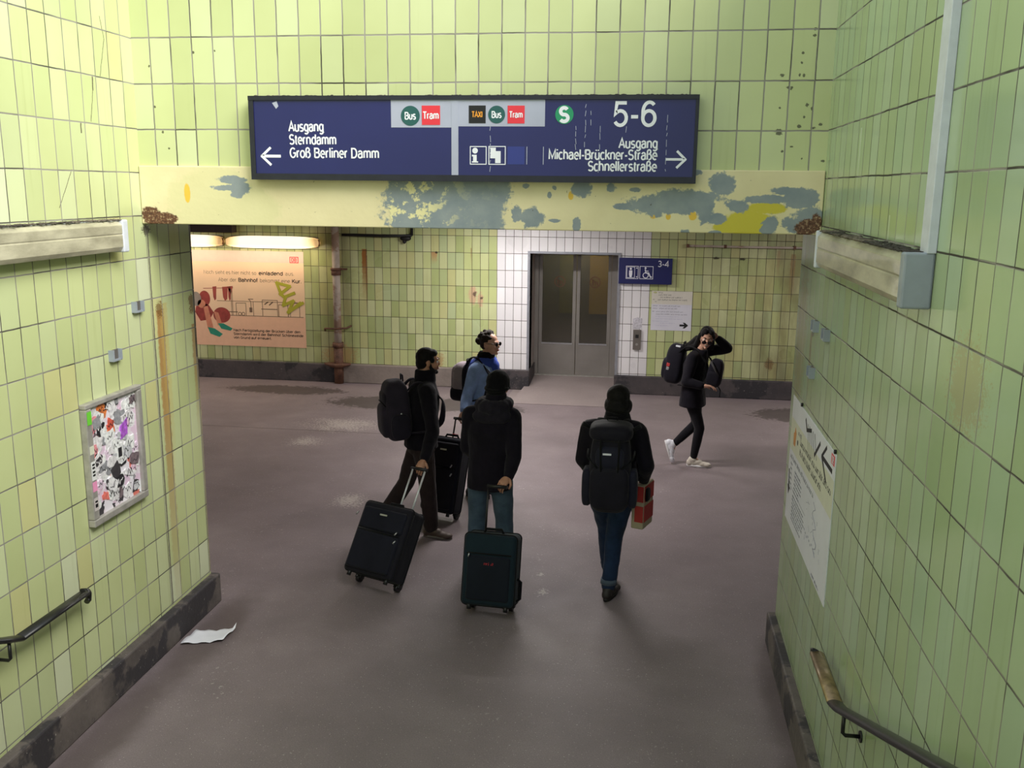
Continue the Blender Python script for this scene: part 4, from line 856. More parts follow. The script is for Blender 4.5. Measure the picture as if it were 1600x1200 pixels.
# ------------------------------------------------------------------ suitcases
def case_frame(x, y, yaw, tilt, z=.03):
    return Matrix.Translation((x, y, z)) @ Matrix.Rotation(yaw, 4, 'Z') @ Matrix.Rotation(-tilt, 4, 'X')
def suitcase(lab, fr, w, h, d, mats, L, rods, style):
    """local frame: x across, y from puller (front face at y=-d), z up; origin at the back bottom edge"""
    M = fr; body, trim, rod, pocket = mats
    t = thing('suitcase', M @ V((0, -d / 2, 0)) - V((0, 0, (M @ V((0, -d / 2, 0))).z)), lab, 'suitcase', 'travellers suitcases')
    def lb(lo, hi, bev, seg=4): q = MB(); q.box(lo, hi, M, bev, seg); [setattr(f, 'smooth', True) for f in q.bm.faces]; return q
    q = lb((-w / 2, -d, .03), (w / 2, -.012, h), .036, 5); sh = q.build('shell', body, t)
    q = MB()                                                      # piping round the front and back edges
    for yy in (-d + .034, -.05):
        pts = []
        for cx, cz, a0 in ((w / 2 - .036, h - .036, 0), (-w / 2 + .036, h - .036, 90), (-w / 2 + .036, .066, 180), (w / 2 - .036, .066, 270)):
            pts += [M @ V((cx + .037 * cos(radians(a0 + k * 15)), yy, cz + .037 * sin(radians(a0 + k * 15)))) for k in range(7)]
        q.tube(pts + [pts[0]], .006, 8)
    q.build('piping', trim, t)
    if style == 'pockets':
        q = lb((-w / 2 + .03, -d - .028, .06), (w / 2 - .03, -d + .02, h * .60), .024); q.build('front_pocket', pocket, t)
        q = lb((-w / 2 + .03, -d - .020, h * .63), (w / 2 - .03, -d + .02, h - .05), .02); q.build('top_pocket', pocket, t)
        q = MB(); q.tube([M @ V((-w / 2 + .04, -d - .020, h * .615)), M @ V((w / 2 - .04, -d - .020, h * .60))], .007, 8); q.build('zip', trim, t)
        for px, pz in ((w / 2 - .06, h * .66), (w / 2 - .05, h * .55), (-w / 2 + .0, h * .82)):
            q = MB(); q.tube([M @ V((px, -d - .03, pz)), M @ V((px - .012, -d - .036, pz - .03))], .006, 8); q.build('zip_pull', M_alu, t)
        q = MB(); q.box((-.035, -d - .024, h * .83), (.035, -d - .018, h * .85), M); q.build('badge', M_alu, t)
    else:
        q = lb((-w / 2 + .035, -d - .012, .07), (w / 2 - .035, -d + .02, h * .72), .02); q.build('front_pocket', pocket, t)
        q = MB(); q.tube([M @ V((-w / 2 + .03, -d - .004, h * .745)), M @ V((w / 2 - .03, -d - .004, h * .745))], .006, 8); q.build('zip', trim, t)
        q = MB(); q.tube([M @ V((-w / 2 + .05, -d - .012, h * .74)), M @ V((-w / 2 + .045, -d - .018, h * .69))], .006, 8); q.build('zip_pull', M_alu, t)
        fl = Flat(M @ V((0, -d - .013, 0)), M.to_3x3() @ V((1, 0, 0)), M.to_3x3() @ V((0, 0, 1))); q = MB(); rr_ = random.Random(4)
        fl.greek(q, -.035, h * .60, .085, .020, 0, rr_); q.build('logo_print', mat('logo_red', (196, 40, 52), .5), t)
        q = MB(); q.tube([M @ V((w / 2, -d * .5, h * .42)), M @ V((w / 2 + .03, -d * .5, h * .38)), M @ V((w / 2 + .03, -d * .5, h * .16)), M @ V((w / 2, -d * .5, h * .12))], .011, 8); q.build('side_handle', trim, t)
    for s in (-1, 1):
        q = MB(); c = M @ V((s * (w / 2 - .05), -.03, .006)); ax = M.to_3x3() @ V((1, 0, 0)); q.tube([c - ax * .016, c + ax * .016], .034, 20); q.build('wheel', M_black, t)
        q = MB(); q.box((s * (w / 2 - .05) - .03, -.06, .0), (s * (w / 2 - .05) + .03, -.004, .07), M, .008); q.build('wheel_housing', M_black, t)
        q = MB(); q.tube([M @ V((s * (w / 2 - .06), -d + .04, .04)), M @ V((s * (w / 2 - .06), -d + .035, -.005))], .018, 12); q.build('foot', M_black, t)
    q = MB(); q.tube([M @ V((-.075, -d * .5, h - .005)), M @ V((-.06, -d * .5, h + .028)), M @ V((.06, -d * .5, h + .028)), M @ V((.075, -d * .5, h - .005))], .011, 10); q.build('top_handle', trim, t)
    y0 = -.045
    for rx in rods:
        q = MB(); q.tube([M @ V((rx, y0, h - .06)), M @ V((rx, y0, h + L))], .008, 12); q.build('handle_rod', rod, t)
    gx = (min(rods) - .02, max(rods) + .02) if len(rods) > 1 else (rods[0] - .01, rods[0] + .15)
    q = MB(); q.tube([M @ V((gx[0], y0, h + L)), M @ V((gx[1], y0, h + L))], .014, 14); q.build('handle_grip', M_black, t)
    return t, M @ V(((gx[0] + gx[1]) / 2, y0, h + L))
M_nyl = cloth('black_nylon', (27, 26, 34), 300, 5, .75, .2); M_nyl2 = cloth('blue_black_nylon', (24, 25, 36), 300, 5, .75, .2); M_trim = cloth('trim_webbing', (16, 16, 19), 300, 9, .8)
M_teal_c = cloth('dark_teal_nylon', (24, 39, 48), 300, 4, .8, .15); M_navy_c = cloth('navy_nylon', (23, 28, 38), 300, 4, .8, .15)
W1 = .49; S1 = case_frame(-2.048, 6.903, -.388, .572, .014)
c1, G1 = suitcase('black soft suitcase with shiny silver rods, tilted behind the man with purple backpack', S1, W1, .617, .237, (M_nyl, M_trim, mat('polished_rod', (226, 228, 232), .3, .25), M_nyl2), .375, (-.02, .105), 'pockets')
S2 = case_frame(-1.074, 6.657, -.073, .251, .021)
c2, G2 = suitcase('dark green suitcase with red logo behind the man in black beanie', S2, .405, .57, .24, (M_teal_c, M_trim, M_black, M_navy_c), .35, (-.085,), 'plain')
S3 = case_frame(-1.867, 8.606, -.325, .315, .019)
c3, G3 = suitcase('tall black suitcase with red tag beside the woman in denim', S3, .37, .756, .226, (M_nyl2, M_trim, M_black, M_nyl), .20, (-.03, .08), 'pockets')
q = MB(); q.box((.0, -.12, .775), (.035, -.06, .80), S3, .004); q.build('luggage_tag', mat('tag_red', (206, 70, 76), .5), c3)

# ------------------------------------------------------------------ people
M_skin = mat('skin', (206, 158, 134), .5, 0, .06, 30, .1, 200); M_skin2 = mat('skin_tan', (190, 138, 112), .5, 0, .06, 30, .1, 200)
M_hair = cloth('hair_black', (17, 14, 15), 160, 30, .7, .3, .2); M_hair2 = cloth('hair_dark_brown', (40, 29, 25), 160, 30, .75, .3, .2)
M_eye = mat('eye_white', (226, 222, 216), .3); M_iris = mat('iris_dark', (34, 24, 18), .3); M_lip = mat('lips', (166, 92, 84), .5)
M_lens = mat('sunglass_lens', (18, 14, 16), .1, 0, .05); M_teeth = mat('teeth', (232, 226, 216), .35)
def folds(amp, sc=9., zs=.45, seed=0.):
    o = V((seed, seed * 1.7, 3.1))
    return lambda c: amp * (noise.noise(V((c.x * sc, c.y * sc, c.z * sc * zs)) + o) + .5 * noise.noise(V((c.x * sc * 2.3, c.y * sc * 2.3, c.z * sc * 1.6)) + o))
class Body:
    def __init__(s, lab, J, skin, sc=1.0, group='travellers in the passage'):
        s.J = J = {k: V(v) for k, v in J.items()}; s.sc = sc; s.skin = skin
        s.f = J['f'].to_3d().normalized(); s.r = V((s.f.y, -s.f.x, 0))
        base = V((J['pel'].x, J['pel'].y, 0)); s.root = thing('person', base, lab, 'person', group)
        hf = J['hf'].normalized(); hu = J.get('hu', V((0, 0, 1))); hr = hf.cross(hu).normalized(); hu = hr.cross(hf)
        s.H = Matrix((hr, hf, hu)).transposed().to_4x4(); s.H.translation = J['hed']; s.fing = []
    def sp(s, t):
        P = [s.J['pel'], s.J['che'], s.J['nek']]; i = min(int(max(t, 0)), 1); return P[i].lerp(P[i + 1], t - i) if t >= 0 else P[0] + (P[0] - P[1]) * -t
    def sec(s, t, hw, hd, dz=0., fo=0.): return (s.sp(t) + V((0, 0, dz)) + s.f * fo, s.r * hw, s.f * hd)
    def h(s, x, y, z): return s.H @ V((x, y, z))
    def hb(s, mb, c, r): mb.ball(s.h(*c), r, s.H)
    def hip(s, k): return s.J['pel'] + s.r * (.092 if k == 'R' else -.092) + V((0, 0, -.05))
    def hand(s, mb, k, curl, spread=0.):
        w, d = s.J['wr' + k], s.J['hd' + k].normalized(); n = s.J['hp' + k]; n = (n - d * n.dot(d)).normalized(); lat = d.cross(n)
        th = 1 if k == 'R' else -1
        th = s.J.get('th' + k, V((th, 0, 0))).x
        M = Matrix((lat, d, n)).transposed().to_4x4()
        mb.ball(w + d * .052, (.040, .054, .017), M); mb.limb([(w - d * .01, .026), (w + d * .03, .024)])
        for i, (o, L) in enumerate(((.030, .068), (.010, .076), (-.010, .072), (-.029, .056))):
            b0 = w + d * (.088 if i != 3 else .080) + lat * o * th; a = curl * (.55 + .1 * i); pts = [w + d * .05 + lat * o * .8 * th, b0]; rad = [.0095, .0092]
            for fr in (.44, .31, .25):
                dd = d * cos(a) + n * sin(a) + lat * th * spread * (1.5 - i); pts.append(pts[-1] + dd * L * fr * 1.12); rad.append(.0088 - .0007 * len(rad)); a += curl * .62
            s.fing.append((pts, rad))
        b0 = w + d * .028 + lat * .030 * th; d1 = (d * .62 + lat * th * .7 + n * .25).normalized(); d2 = (d * .75 + lat * th * (.35 - .3 * curl) + n * (.3 + .4 * curl)).normalized()
        s.fing.append(([w + d * .02 + lat * .012 * th, b0, b0 + d1 * .036, b0 + d1 * .036 + d2 * .03], [.013, .0125, .0105, .0085]))
    def body(s, hands):
        J = s.J; m = MB()
        m.loft([s.sec(-.2, .12, .09), s.sec(0, .155, .105), s.sec(.5, .13, .095), s.sec(1, .155, .11), s.sec(1.5, .155, .09), s.sec(1.9, .07, .06), s.sec(2.05, .055, .055)], 24)
        neck = s.h(0, -.025, -.07); m.limb([(s.sp(1.7), .06), (s.sp(2), .055), (neck, .052)])
        for k in 'RL':
            m.limb([(s.sp(1.75), .055), (J['sh' + k], .055), (J['el' + k], .042), (J['wr' + k], .027)])
            m.limb([(s.hip(k), .085), (J['kn' + k], .055), (J['kn' + k].lerp(J['an' + k], .35), .052), (J['an' + k], .036)])
            m.limb([(J['an' + k], .036), (J['an' + k] + J['to' + k].normalized() * .10 - J.get('up' + k, V((0, 0, 1))).normalized() * .052, .024)])
        for c, r in (((0, -.012, .035), (.074, .094, .083)), ((0, .022, -.02), (.063, .072, .088)), ((0, .034, -.078), (.044, .046, .036)), ((0, .079, .022), (.046, .016, .011)), ((0, .090, -.060), (.022, .010, .013)), ((0, .078, -.098), (.019, .018, .015)),
                     ((.038, .058, -.03), (.026, .03, .028)), ((-.038, .058, -.03), (.026, .03, .028)), ((.075, -.006, -.012), (.013, .020, .031)), ((-.075, -.006, -.012), (.013, .020, .031))): s.hb(m, c, r)
        m.limb([(s.h(0, .088, .012), .009), (s.h(0, .106, -.026), .0125)]); s.hb(m, (.012, .096, -.030), (.009, .011, .008)); s.hb(m, (-.012, .096, -.030), (.009, .011, .008))
        for k, c in hands.items(): s.hand(m, k, c)
        me = remesh(m, .0078, 2)
        b = bmesh.new(); b.from_mesh(me); x = MB(); x.bm.free(); x.bm = b
        for pts, rad in s.fing:
            x.tube(pts, rad, 10); x.ball(pts[-1], rad[-1], sub=2)
            for p_, r_ in zip(pts[1:-1], rad[1:-1]): x.ball(p_, r_ * 1.02, sub=1)
        for fc in b.faces: fc.smooth = True
        s.bodyo = place('body', x.mesh('body'), s.skin, s.root); bpy.data.meshes.remove(me)
    def part(s, name, m, mt, vox=.008, sm=3, fn=None, parent=None, **k): return place(name, remesh(m, vox, sm, .5, fn), mt, parent or s.root, **k)
    def jacket(s, mt, hem=.06, w=1., name='jacket', collar=.0, fold=.006, seed=1., sl=1., vox=.009, cuffs=True, flare=1.):
        J = s.J; m = MB()
        m.loft([s.sec(0, .192 * w * flare, .150 * w * flare, -hem), s.sec(0, .190 * w, .148 * w), s.sec(.5, .182 * w, .142 * w), s.sec(1, .200 * w, .150 * w), s.sec(1.4, .196 * w, .135 * w), s.sec(1.75, .145 * w, .105 * w), s.sec(2., .085, .085), s.sec(2.1, .07, .075)], 28, .9)
        for k in 'RL':
            a, e_, w_ = J['sh' + k], J['el' + k], J['wr' + k]
            m.limb([(s.sp(1.72), .085), (a, .078 * sl), (a.lerp(e_, .5), .070 * sl), (e_, .062 * sl), (e_.lerp(w_, .6), .055 * sl), (w_.lerp(e_, .08), .047 * sl)])
        if collar:
            c0, c1 = s.sp(1.95), s.sp(1.95).lerp(s.h(0, -.02, -.10), .95); m.loft([(c0, s.r * .092, s.f * .098), (c1 + V((0, 0, collar)), s.r * .080, s.f * .088)], 24)
        return s.part(name, m, mt, vox, 3, folds(fold, seed=seed))
    def trousers(s, mt, wk=.075, wa=.062, wt=.098, hip=1., fold=.005, seed=2., name='trousers', low=.02, vox=.009):
        J = s.J; m = MB(); m.loft([s.sec(0, .165 * hip, .125 * hip, .10), s.sec(0, .178 * hip, .135 * hip, -.03), s.sec(0, .165 * hip, .120 * hip, -.10)], 24)
        for k in 'RL':
            h_, n_, a_ = s.hip(k), J['kn' + k], J['an' + k]
            m.limb([(h_ + V((0, 0, -.03)), wt), (h_.lerp(n_, .5), (wt + wk) * .5), (n_, wk), (n_.lerp(a_, .5), (wk + wa) * .5 + .002), (a_ + (n_ - a_).normalized() * low, wa)])
        return s.part(name, m, mt, vox, 3, folds(fold, 11, .8, seed))
    def shoe(s, k, mt, sole, name='shoe', lace=None):
        a = s.J['an' + k]; d = s.J['to' + k].normalized(); up = s.J.get('up' + k, V((0, 0, 1))); up = (up - d * up.dot(d)).normalized(); r_ = d.cross(up)
        M = Matrix((d, r_, up)).transposed().to_4x4(); M.translation = a; m = MB()
        for c, rr_ in (((-.035, 0, -.045), (.045, .040, .045)), ((.02, 0, -.045), (.07, .042, .042)), ((.10, 0, -.056), (.075, .046, .032)), ((.155, .004, -.060), (.055, .044, .029)), ((-.005, 0, -.012), (.056, .046, .048)), ((.05, 0, -.035), (.06, .044, .036))): m.ball(M @ V(c), rr_, M)
        o = s.part(name, m, mt, .006, 3)
        q = MB(); pts = []
        for i in range(24):
            t = 2 * pi * i / 24; x = .065 + .142 * cos(t); y = (.043 if cos(t) > 0 else .038) * sin(t) * (1 - .12 * cos(t)); pts.append((x, y))
        T = [q.bm.verts.new(M @ V((x, y, -.066))) for x, y in pts]; B = [q.bm.verts.new(M @ V((x, y, -.090))) for x, y in pts]; q.face(T); q.face(B[::-1])
        for i in range(24): q.face([T[i], B[i], B[(i + 1) % 24], T[(i + 1) % 24]], True)
        q.build('sole', sole, o)
        if lace:
            q = MB()
            for x in (.035, .055, .075, .095): q.tube([M @ V((x, -.026, -.028 - (x - .035) * .12)), M @ V((x + .005, 0, -.012 - (x - .035) * .25)), M @ V((x, .026, -.028 - (x - .035) * .12))], .004, 8)
            q.build('laces', lace, o)
    def eyes(s, brows=None):
        for x in (-.031, .031):
            q = MB(); q.ball(s.h(x, .079, .002), .0125, sub=2); e = q.build('eye', M_eye, s.root); q = MB(); q.ball(s.h(x, .088, .002), .0055, sub=2); q.build('iris', M_iris, e)
            if brows: q = MB(); q.tube([s.h(x * .45, .097, .022), s.h(x, .096, .030), s.h(x * 1.7, .082, .022)], [.003, .0045, .002], 8); q.build('eyebrow', brows, s.root)
    def lips(s, mt=None):
        q = MB(); q.ball(s.h(0, .098, -.056), (.021, .006, .005), s.H); q.ball(s.h(0, .097, -.064), (.019, .007, .006), s.H); q.build('lips', mt or M_lip, s.root)
    def strap(s, pts, mt, w=.028, parent=None, name='strap'):
        q = MB(); P_ = [s.sp(1) + s.r * a + s.f * b + V((0, 0, c)) for a, b, c in pts]
        PP = []
        for i in range(len(P_) - 1):
            p0, p1, p2, p3 = P_[max(i - 1, 0)], P_[i], P_[i + 1], P_[min(i + 2, len(P_) - 1)]
            for u in range(5):
                t = u / 5; PP.append(.5 * (2 * p1 + (p2 - p0) * t + (2 * p0 - 5 * p1 + 4 * p2 - p3) * t * t + (3 * p1 - p0 - 3 * p2 + p3) * t ** 3))
        PP.append(P_[-1]); q.tube(PP, w, 10, flat=(.28, 1), up=s.sp(1.2) * -1 + s.sp(1.2) + V((.0, 0, 1)) + s.f * .3)
        return q
    def pack_frame(s, off, dz, lean=0.):
        M = Matrix((s.r, -s.f, V((0, 0, 1)))).transposed().to_4x4()   # x right, y outwards from the back, z up
        # keep it right handed
        M = Matrix((-s.r, -s.f, V((0, 0, 1)))).transposed().to_4x4()
        M.translation = s.sp(1) - s.f * off + V((0, 0, dz)); return M @ Matrix.Rotation(lean, 4, 'X')

def backpack(B, lab, M, size, mt, mt2, extra):
    w, d, h = size; t = thing('backpack', V((M.translation.x, M.translation.y, M.translation.z - h)), lab, 'backpack', 'backpacks carried by travellers')
    q = MB(); q.sup(M, (w, d, h), .55, .5, .18); q.build('main_compartment', mt, t)
    extra(t, M, w, d, h)
    for s_ in (-1, 1):
        top = .19
        pts = [(s_ * .085, -.17, M.translation.z + h * .62 - B.sp(1).z), (s_ * .095, -.08, top + .01), (s_ * .10, .03, top - .015), (s_ * .115, .125, top - .12), (s_ * .13, .160, .0), (s_ * .185, .12, -.16), (s_ * .205, .0, -.22), (s_ * .16, -.15, -.24)]
        B.strap(pts, mt2).build('shoulder_strap', mt2, t)
    q = MB(); q.tube([M @ V((-.04, -d * .6, h * .93)), M @ V((-.035, -d * .6, h + .035)), M @ V((.035, -d * .6, h + .035)), M @ V((.04, -d * .6, h * .93))], .008, 8); q.build('grab_loop', mt2, t)
    return t
def tubeM(name, M, pts, r, mt, par, **k): q = MB(); q.tube([M @ V(p) for p in pts], r, 8, **k); return q.build(name, mt, par)

M_fleece = cloth('black_fleece', (21, 18, 26), 260, 12, .95, .25); M_coat = cloth('black_wool_coat', (24, 20, 30), 260, 10, .95, .2); M_jack = cloth('black_jacket', (21, 18, 27), 300, 10, .8, .2)
M_maroon = cloth('dark_brown_trousers', (50, 40, 40), 260, 9); M_jean = cloth('blue_jeans', (70, 86, 104), 420, 8, .9, .3); M_jeand = cloth('dark_blue_jeans', (32, 48, 76), 420, 8, .9, .3)
M_legg = cloth('black_leggings', (26, 25, 30), 300, 8); M_dark = cloth('dark_trousers', (22, 22, 30), 300, 9)
M_denim = cloth('light_denim', (146, 172, 220), 420, 10, .9, .22); M_hoodb = cloth('blue_hoodie', (60, 82, 168), 260, 10); M_scarf = cloth('black_scarf', (16, 15, 19), 200, 14)
M_shoe_b = mat('brown_leather', (82, 66, 58), .55, 0, .2, 30, .2); M_sole_d = mat('dark_sole', (34, 30, 28), .7); M_sole_g = mat('grey_sole', (120, 112, 106), .7); M_shoe_k = mat('dark_shoe', (40, 34, 34), .6, 0, .2, 30, .2)
M_snk = mat('white_sneaker', (238, 238, 246), .5, 0, .04, 20); M_snk2 = mat('cream_sneaker', (214, 204, 190), .5, 0, .06, 20); M_sole_w = mat('white_sole', (236, 234, 236), .5)
M_bag_p = cloth('plum_nylon', (46, 40, 52), 300, 7, .75); M_bag_p2 = cloth('plum_nylon_dark', (34, 30, 42), 300, 7, .75); M_bag_g = cloth('grey_nylon', (150, 138, 144), 300, 7, .8); M_bag_k = cloth('black_pack_nylon', (26, 24, 34), 300, 7, .7); M_bag_n = cloth('slate_pack_nylon', (33, 33, 47), 300, 7, .7)

# --- man with the plum backpack
gh = G1
A = Body('man in black fleece seen from behind, pulling the silver-rod suitcase', dict(f=(.88, .47, 0), pel=(-1.97, 8.03, .93), che=(-1.955, 8.03, 1.29), nek=(-1.93, 8.04, 1.49), hed=(-1.905, 8.05, 1.665), hf=(.92, .36, -.06),
    shR=(-1.865, 7.875, 1.41), shL=(-2.04, 8.185, 1.41), elR=(-1.775, 7.67, 1.12), wrR=gh + V((.02, .085, .055)), hdR=V((-.25, -.75, -.6)), hpR=(-.3, .45, -.85), elL=(-2.06, 8.27, 1.12), wrL=(-2.03, 8.30, .86), hdL=(.1, 0, -1), hpL=(0, -1, 0),
    knR=(-1.90, 7.99, .50), anR=(-1.885, 8.04, .09), toR=(1, -.12, 0), knL=(-2.13, 8.10, .50), anL=(-2.38, 8.12, .12), toL=(.9, .3, -.25)), M_skin2)
A.body({'R': 1.15, 'L': .4}); A.jacket(M_fleece, .05, 1., 'fleece_jacket', .03, .006, 1.); A.trousers(M_maroon, .078, .070, .10)
for k in 'RL': A.shoe(k, M_shoe_b, M_sole_g, 'walking_shoe', M_shoe_k)
A.eyes(M_hair); A.lips()
m = MB(); A.hb(m, (0, -.020, .040), (.081, .094, .086)); A.hb(m, (0, -.055, -.02), (.070, .055, .062)); A.hb(m, (0, .04, .075), (.06, .045, .035)); A.hb(m, (.066, .03, .02), (.014, .022, .03)); A.hb(m, (-.066, .03, .02), (.014, .022, .03)); A.part('hair', m, M_hair, .007, 2, folds(.002, 30))
m = MB(); A.hb(m, (0, .034, -.080), (.0475, .0505, .037)); A.hb(m, (0, .078, -.098), (.026, .024, .020))
for q_ in (1, -1): m.limb([(A.h(q_ * .066, .012, -.015), .010), (A.h(q_ * .058, .022, -.055), .016), (A.h(q_ * .036, .058, -.088), .018)])
A.hb(m, (0, .094, -.046), (.024, .008, .006)); A.part('beard', m, M_hair, .006, 2)
def exA(t, M, w, d, h):
    q = MB(); q.sup(M @ Matrix.Translation((0, d * .72, -h * .30)), (w * .80, d * .55, h * .56), .55, .5, .1); q.build('front_pocket', M_bag_p, t)
    q = MB(); q.sup(M @ Matrix.Translation((0, d * .62, h * .42)), (w * .66, d * .40, h * .24), .6, .6); q.build('upper_pocket', M_bag_p2, t)
    for s_ in (-1, 1): q = MB(); q.sup(M @ Matrix.Translation((s_ * w * .93, 0, -h * .45)), (w * .18, d * .7, h * .42), .6, .6); q.build('side_pocket', M_bag_p2, t)
    tubeM('zip', M, [(-w * .62, d * .86, h * .22), (-w * .3, d * 1.06, h * .33), (w * .3, d * 1.06, h * .33), (w * .62, d * .86, h * .22)], .006, M_trim, t)
    q = MB(); q.ball(M @ V((-w * .9, -d * .1, -h * .02)), .012, sub=2); q.build('buckle', M_alu, t)
backpack(A, 'dark plum backpack on the back of the man with silver-rod suitcase', A.pack_frame(.245, -.05, -.06), (.19, .125, .275), M_bag_p, M_bag_p2, exA)

# --- woman in denim
Bw = Body('woman in light denim jacket with sunglasses and black scarf, facing right', dict(f=(.95, -.31, 0), pel=(-1.64, 9.3, .95), che=(-1.62, 9.3, 1.29), nek=(-1.585, 9.29, 1.46), hed=(-1.545, 9.275, 1.635), hf=(.92, -.38, .02),
    shR=(-1.672, 9.14, 1.375), shL=(-1.575, 9.455, 1.375), elR=(-1.745, 9.10, 1.11), wrR=G3 + V((.02, .085, .06)), hdR=(-.15, -.7, -.68), hpR=(0, .45, -.88), elL=(-1.5, 9.5, 1.12), wrL=(-1.40, 9.38, .97), hdL=(.7, -.3, -.6), hpL=(0, -1, 0),
    knR=(-1.67, 9.2, .50), anR=(-1.72, 9.25, .09), toR=(.95, -.3, 0), knL=(-1.58, 9.38, .50), anL=(-1.56, 9.40, .09), toL=(.95, -.2, 0)), M_skin)
Bw.body({'R': 1.1, 'L': .4}); Bw.trousers(M_dark, .072, .06, .095)
Bw.jacket(M_denim, .02, .97, 'denim_jacket', 0, .006, 5.)
for k in 'RL': Bw.shoe(k, M_shoe_k, M_sole_d, 'shoe')
m = MB(); c = Bw.sp(1.96)
m.loft([(c + V((0, 0, -.05)), Bw.r * .125, Bw.f * .125), (c + V((0, 0, .015)), Bw.r * .115, Bw.f * .115), (c + V((0, 0, .045)), Bw.r * .09, Bw.f * .095)], 24); m.limb([(Bw.sp(1.75) + Bw.f * .10, .055), (Bw.sp(1.2) + Bw.f * .125, .05), (Bw.sp(.7) + Bw.f * .115, .045)]); m.limb([(c - Bw.f * .08 + V((0, 0, -.01)), .06), (c - Bw.f * .14 + V((0, 0, -.07)), .07)])
Bw.part('hoodie', m, M_hoodb, .008, 3, folds(.006, 14))
m = MB(); m.loft([(c + V((0, 0, .01)), Bw.r * .092, Bw.f * .10), (c + V((0, 0, .06)), Bw.r * .085, Bw.f * .095), (c + V((.01, 0, .10)), Bw.r * .070, Bw.f * .078)], 24); m.limb([(c + Bw.f * .09, .03), (c + Bw.f * .12 + V((0, 0, -.10)), .028)]); Bw.part('scarf', m, M_scarf, .007, 3, folds(.005, 18))
m = MB(); Bw.hb(m, (0, -.025, .045), (.080, .092, .082)); Bw.hb(m, (0, -.05, -.01), (.068, .055, .06)); rh = random.Random(8)
for i in range(26):
    a, e_ = rh.uniform(0, 2 * pi), rh.uniform(.1, 1.3); Bw.hb(m, (.074 * cos(a) * cos(e_), -.025 + .085 * sin(a) * cos(e_) - .01, .05 + .078 * sin(e_)), (.022, .022, .02))
for i in range(8): Bw.hb(m, (rh.uniform(-.03, .03), -.115 + rh.uniform(-.02, .02), .03 + rh.uniform(-.035, .045)), (.03, .03, .03))
Bw.part('hair', m, M_hair2, .006, 1, folds(.004, 34))
Bw.lips()
def sunglasses(B, dz=0., dy=0., tilt=0., ox=0.):
    g = MB()
    for x in (-.033, .033): g.ball(B.h(x + ox, .103 + dy, .002 + dz), (.027, .006, .021), B.H)
    o = g.build('sunglasses', M_lens, B.root); g = MB()
    g.tube([B.h(-.012 + ox, .106 + dy, .006 + dz), B.h(.012 + ox, .106 + dy, .006 + dz)], .003, 8)
    for x in (-1, 1): g.tube([B.h(x * .058 + ox, .098 + dy, .008 + dz), B.h(x * .074, .06, .010 + dz * .6), B.h(x * .078, -.01, .012)], .003, 8)
    g.build('glasses_frame', M_black, o)
sunglasses(Bw)
def exB(t, M, w, d, h):
    q = MB(); q.sup(M @ Matrix.Translation((0, d * .45, h * .18)), (w * .86, d * .72, h * .70), .55, .5, .15); q.build('front_panel', M_bag_g, t)
    q = MB(); q.sup(M @ Matrix.Translation((0, d * .08, -h * .62)), (w * 1.03, d * 1.12, h * .42), .6, .5); q.build('base_panel', M_bag_k, t)
    q = MB(); q.sup(M @ Matrix.Translation((0, -d * .75, 0)), (w * .96, d * .4, h * .97), .5, .5); q.build('back_panel', M_bag_k, t)
    tubeM('zip', M, [(-w * .5, d * 1.12, -h * .35), (-w * .42, d * 1.10, h * .5), (w * .42, d * 1.10, h * .5), (w * .5, d * 1.12, -h * .35)], .006, M_bag_k, t)
    tubeM('zip', M, [(-w * .85, d * .6, -h * .5), (-w * .75, d * .6, h * .6)], .005, M_bag_k, t)
backpack(Bw, 'grey and black backpack on the back of the woman in denim', Bw.pack_frame(.225, -.07, .0), (.14, .095, .20), M_bag_g, M_bag_k, exB)

# --- man with the beanie
C_ = Body('man in black coat, beanie and jeans seen from behind, holding the green suitcase', dict(f=(.06, 1, 0), pel=(-1.20, 7.26, .91), che=(-1.19, 7.25, 1.27), nek=(-1.17, 7.27, 1.46), hed=(-1.145, 7.30, 1.625), hf=(.25, .96, -.12),
    shR=(-1.022, 7.24, 1.385), shL=(-1.36, 7.26, 1.385), elR=(-.985, 7.13, 1.09), wrR=(-1.005, 6.975, .965), hdR=(-.40, -.70, -.35), hpR=(-.25, .3, -.9), elL=(-1.40, 7.31, 1.10), wrL=(-1.34, 7.46, .96), hdL=(.3, .7, -.3), hpL=(1, 0, 0),
    knR=(-1.085, 7.29, .49), anR=(-1.075, 7.27, .09), toR=(.15, 1, 0), knL=(-1.315, 7.30, .49), anL=(-1.335, 7.30, .09), toL=(-.15, 1, 0)), M_skin2)
C_.body({'R': 1.0, 'L': .8}); C_.jacket(M_coat, .13, .98, 'coat', .045, .006, 9.); C_.trousers(M_jean, .076, .070, .10)
for k in 'RL': C_.shoe(k, M_shoe_k, M_sole_d, 'shoe')
C_.lips(); C_.eyes(M_hair)
m = MB(); C_.hb(m, (0, -.012, .036), (.093, .113, .096)); C_.hb(m, (0, -.045, -.02), (.088, .078, .07)); hat = C_.part('beanie', m, cloth('black_knit', (15, 14, 18), 120, 30, .95), .007, 2, folds(.003, 26))
m = MB(); pts = [C_.h(.090 * cos(t * pi / 12) * 1.0, -.012 + .110 * sin(t * pi / 12), -.012 - .02 * (-sin(t * pi / 12))) for t in range(25)]; m.tube(pts, .014, 10); m.build('beanie_cuff', M_scarf, hat)
m = MB(); c = C_.sp(2.1)
for i in range(16):
    t = 2 * pi * i / 16; bk = max(0, -sin(t)); m.ball(c + C_.r * cos(t) * (.105 + .02 * bk) + C_.f * sin(t) * (.10 + .035 * bk) + V((0, 0, .005 - .01 * bk)), .052 + .014 * bk, sub=2)
m.ball(c - C_.f * .10 + V((0, 0, -.075)), (.16, .075, .075)); C_.part('hood', m, cloth('charcoal_hood', (36, 32, 42), 220, 14), .008, 3, folds(.007, 12))

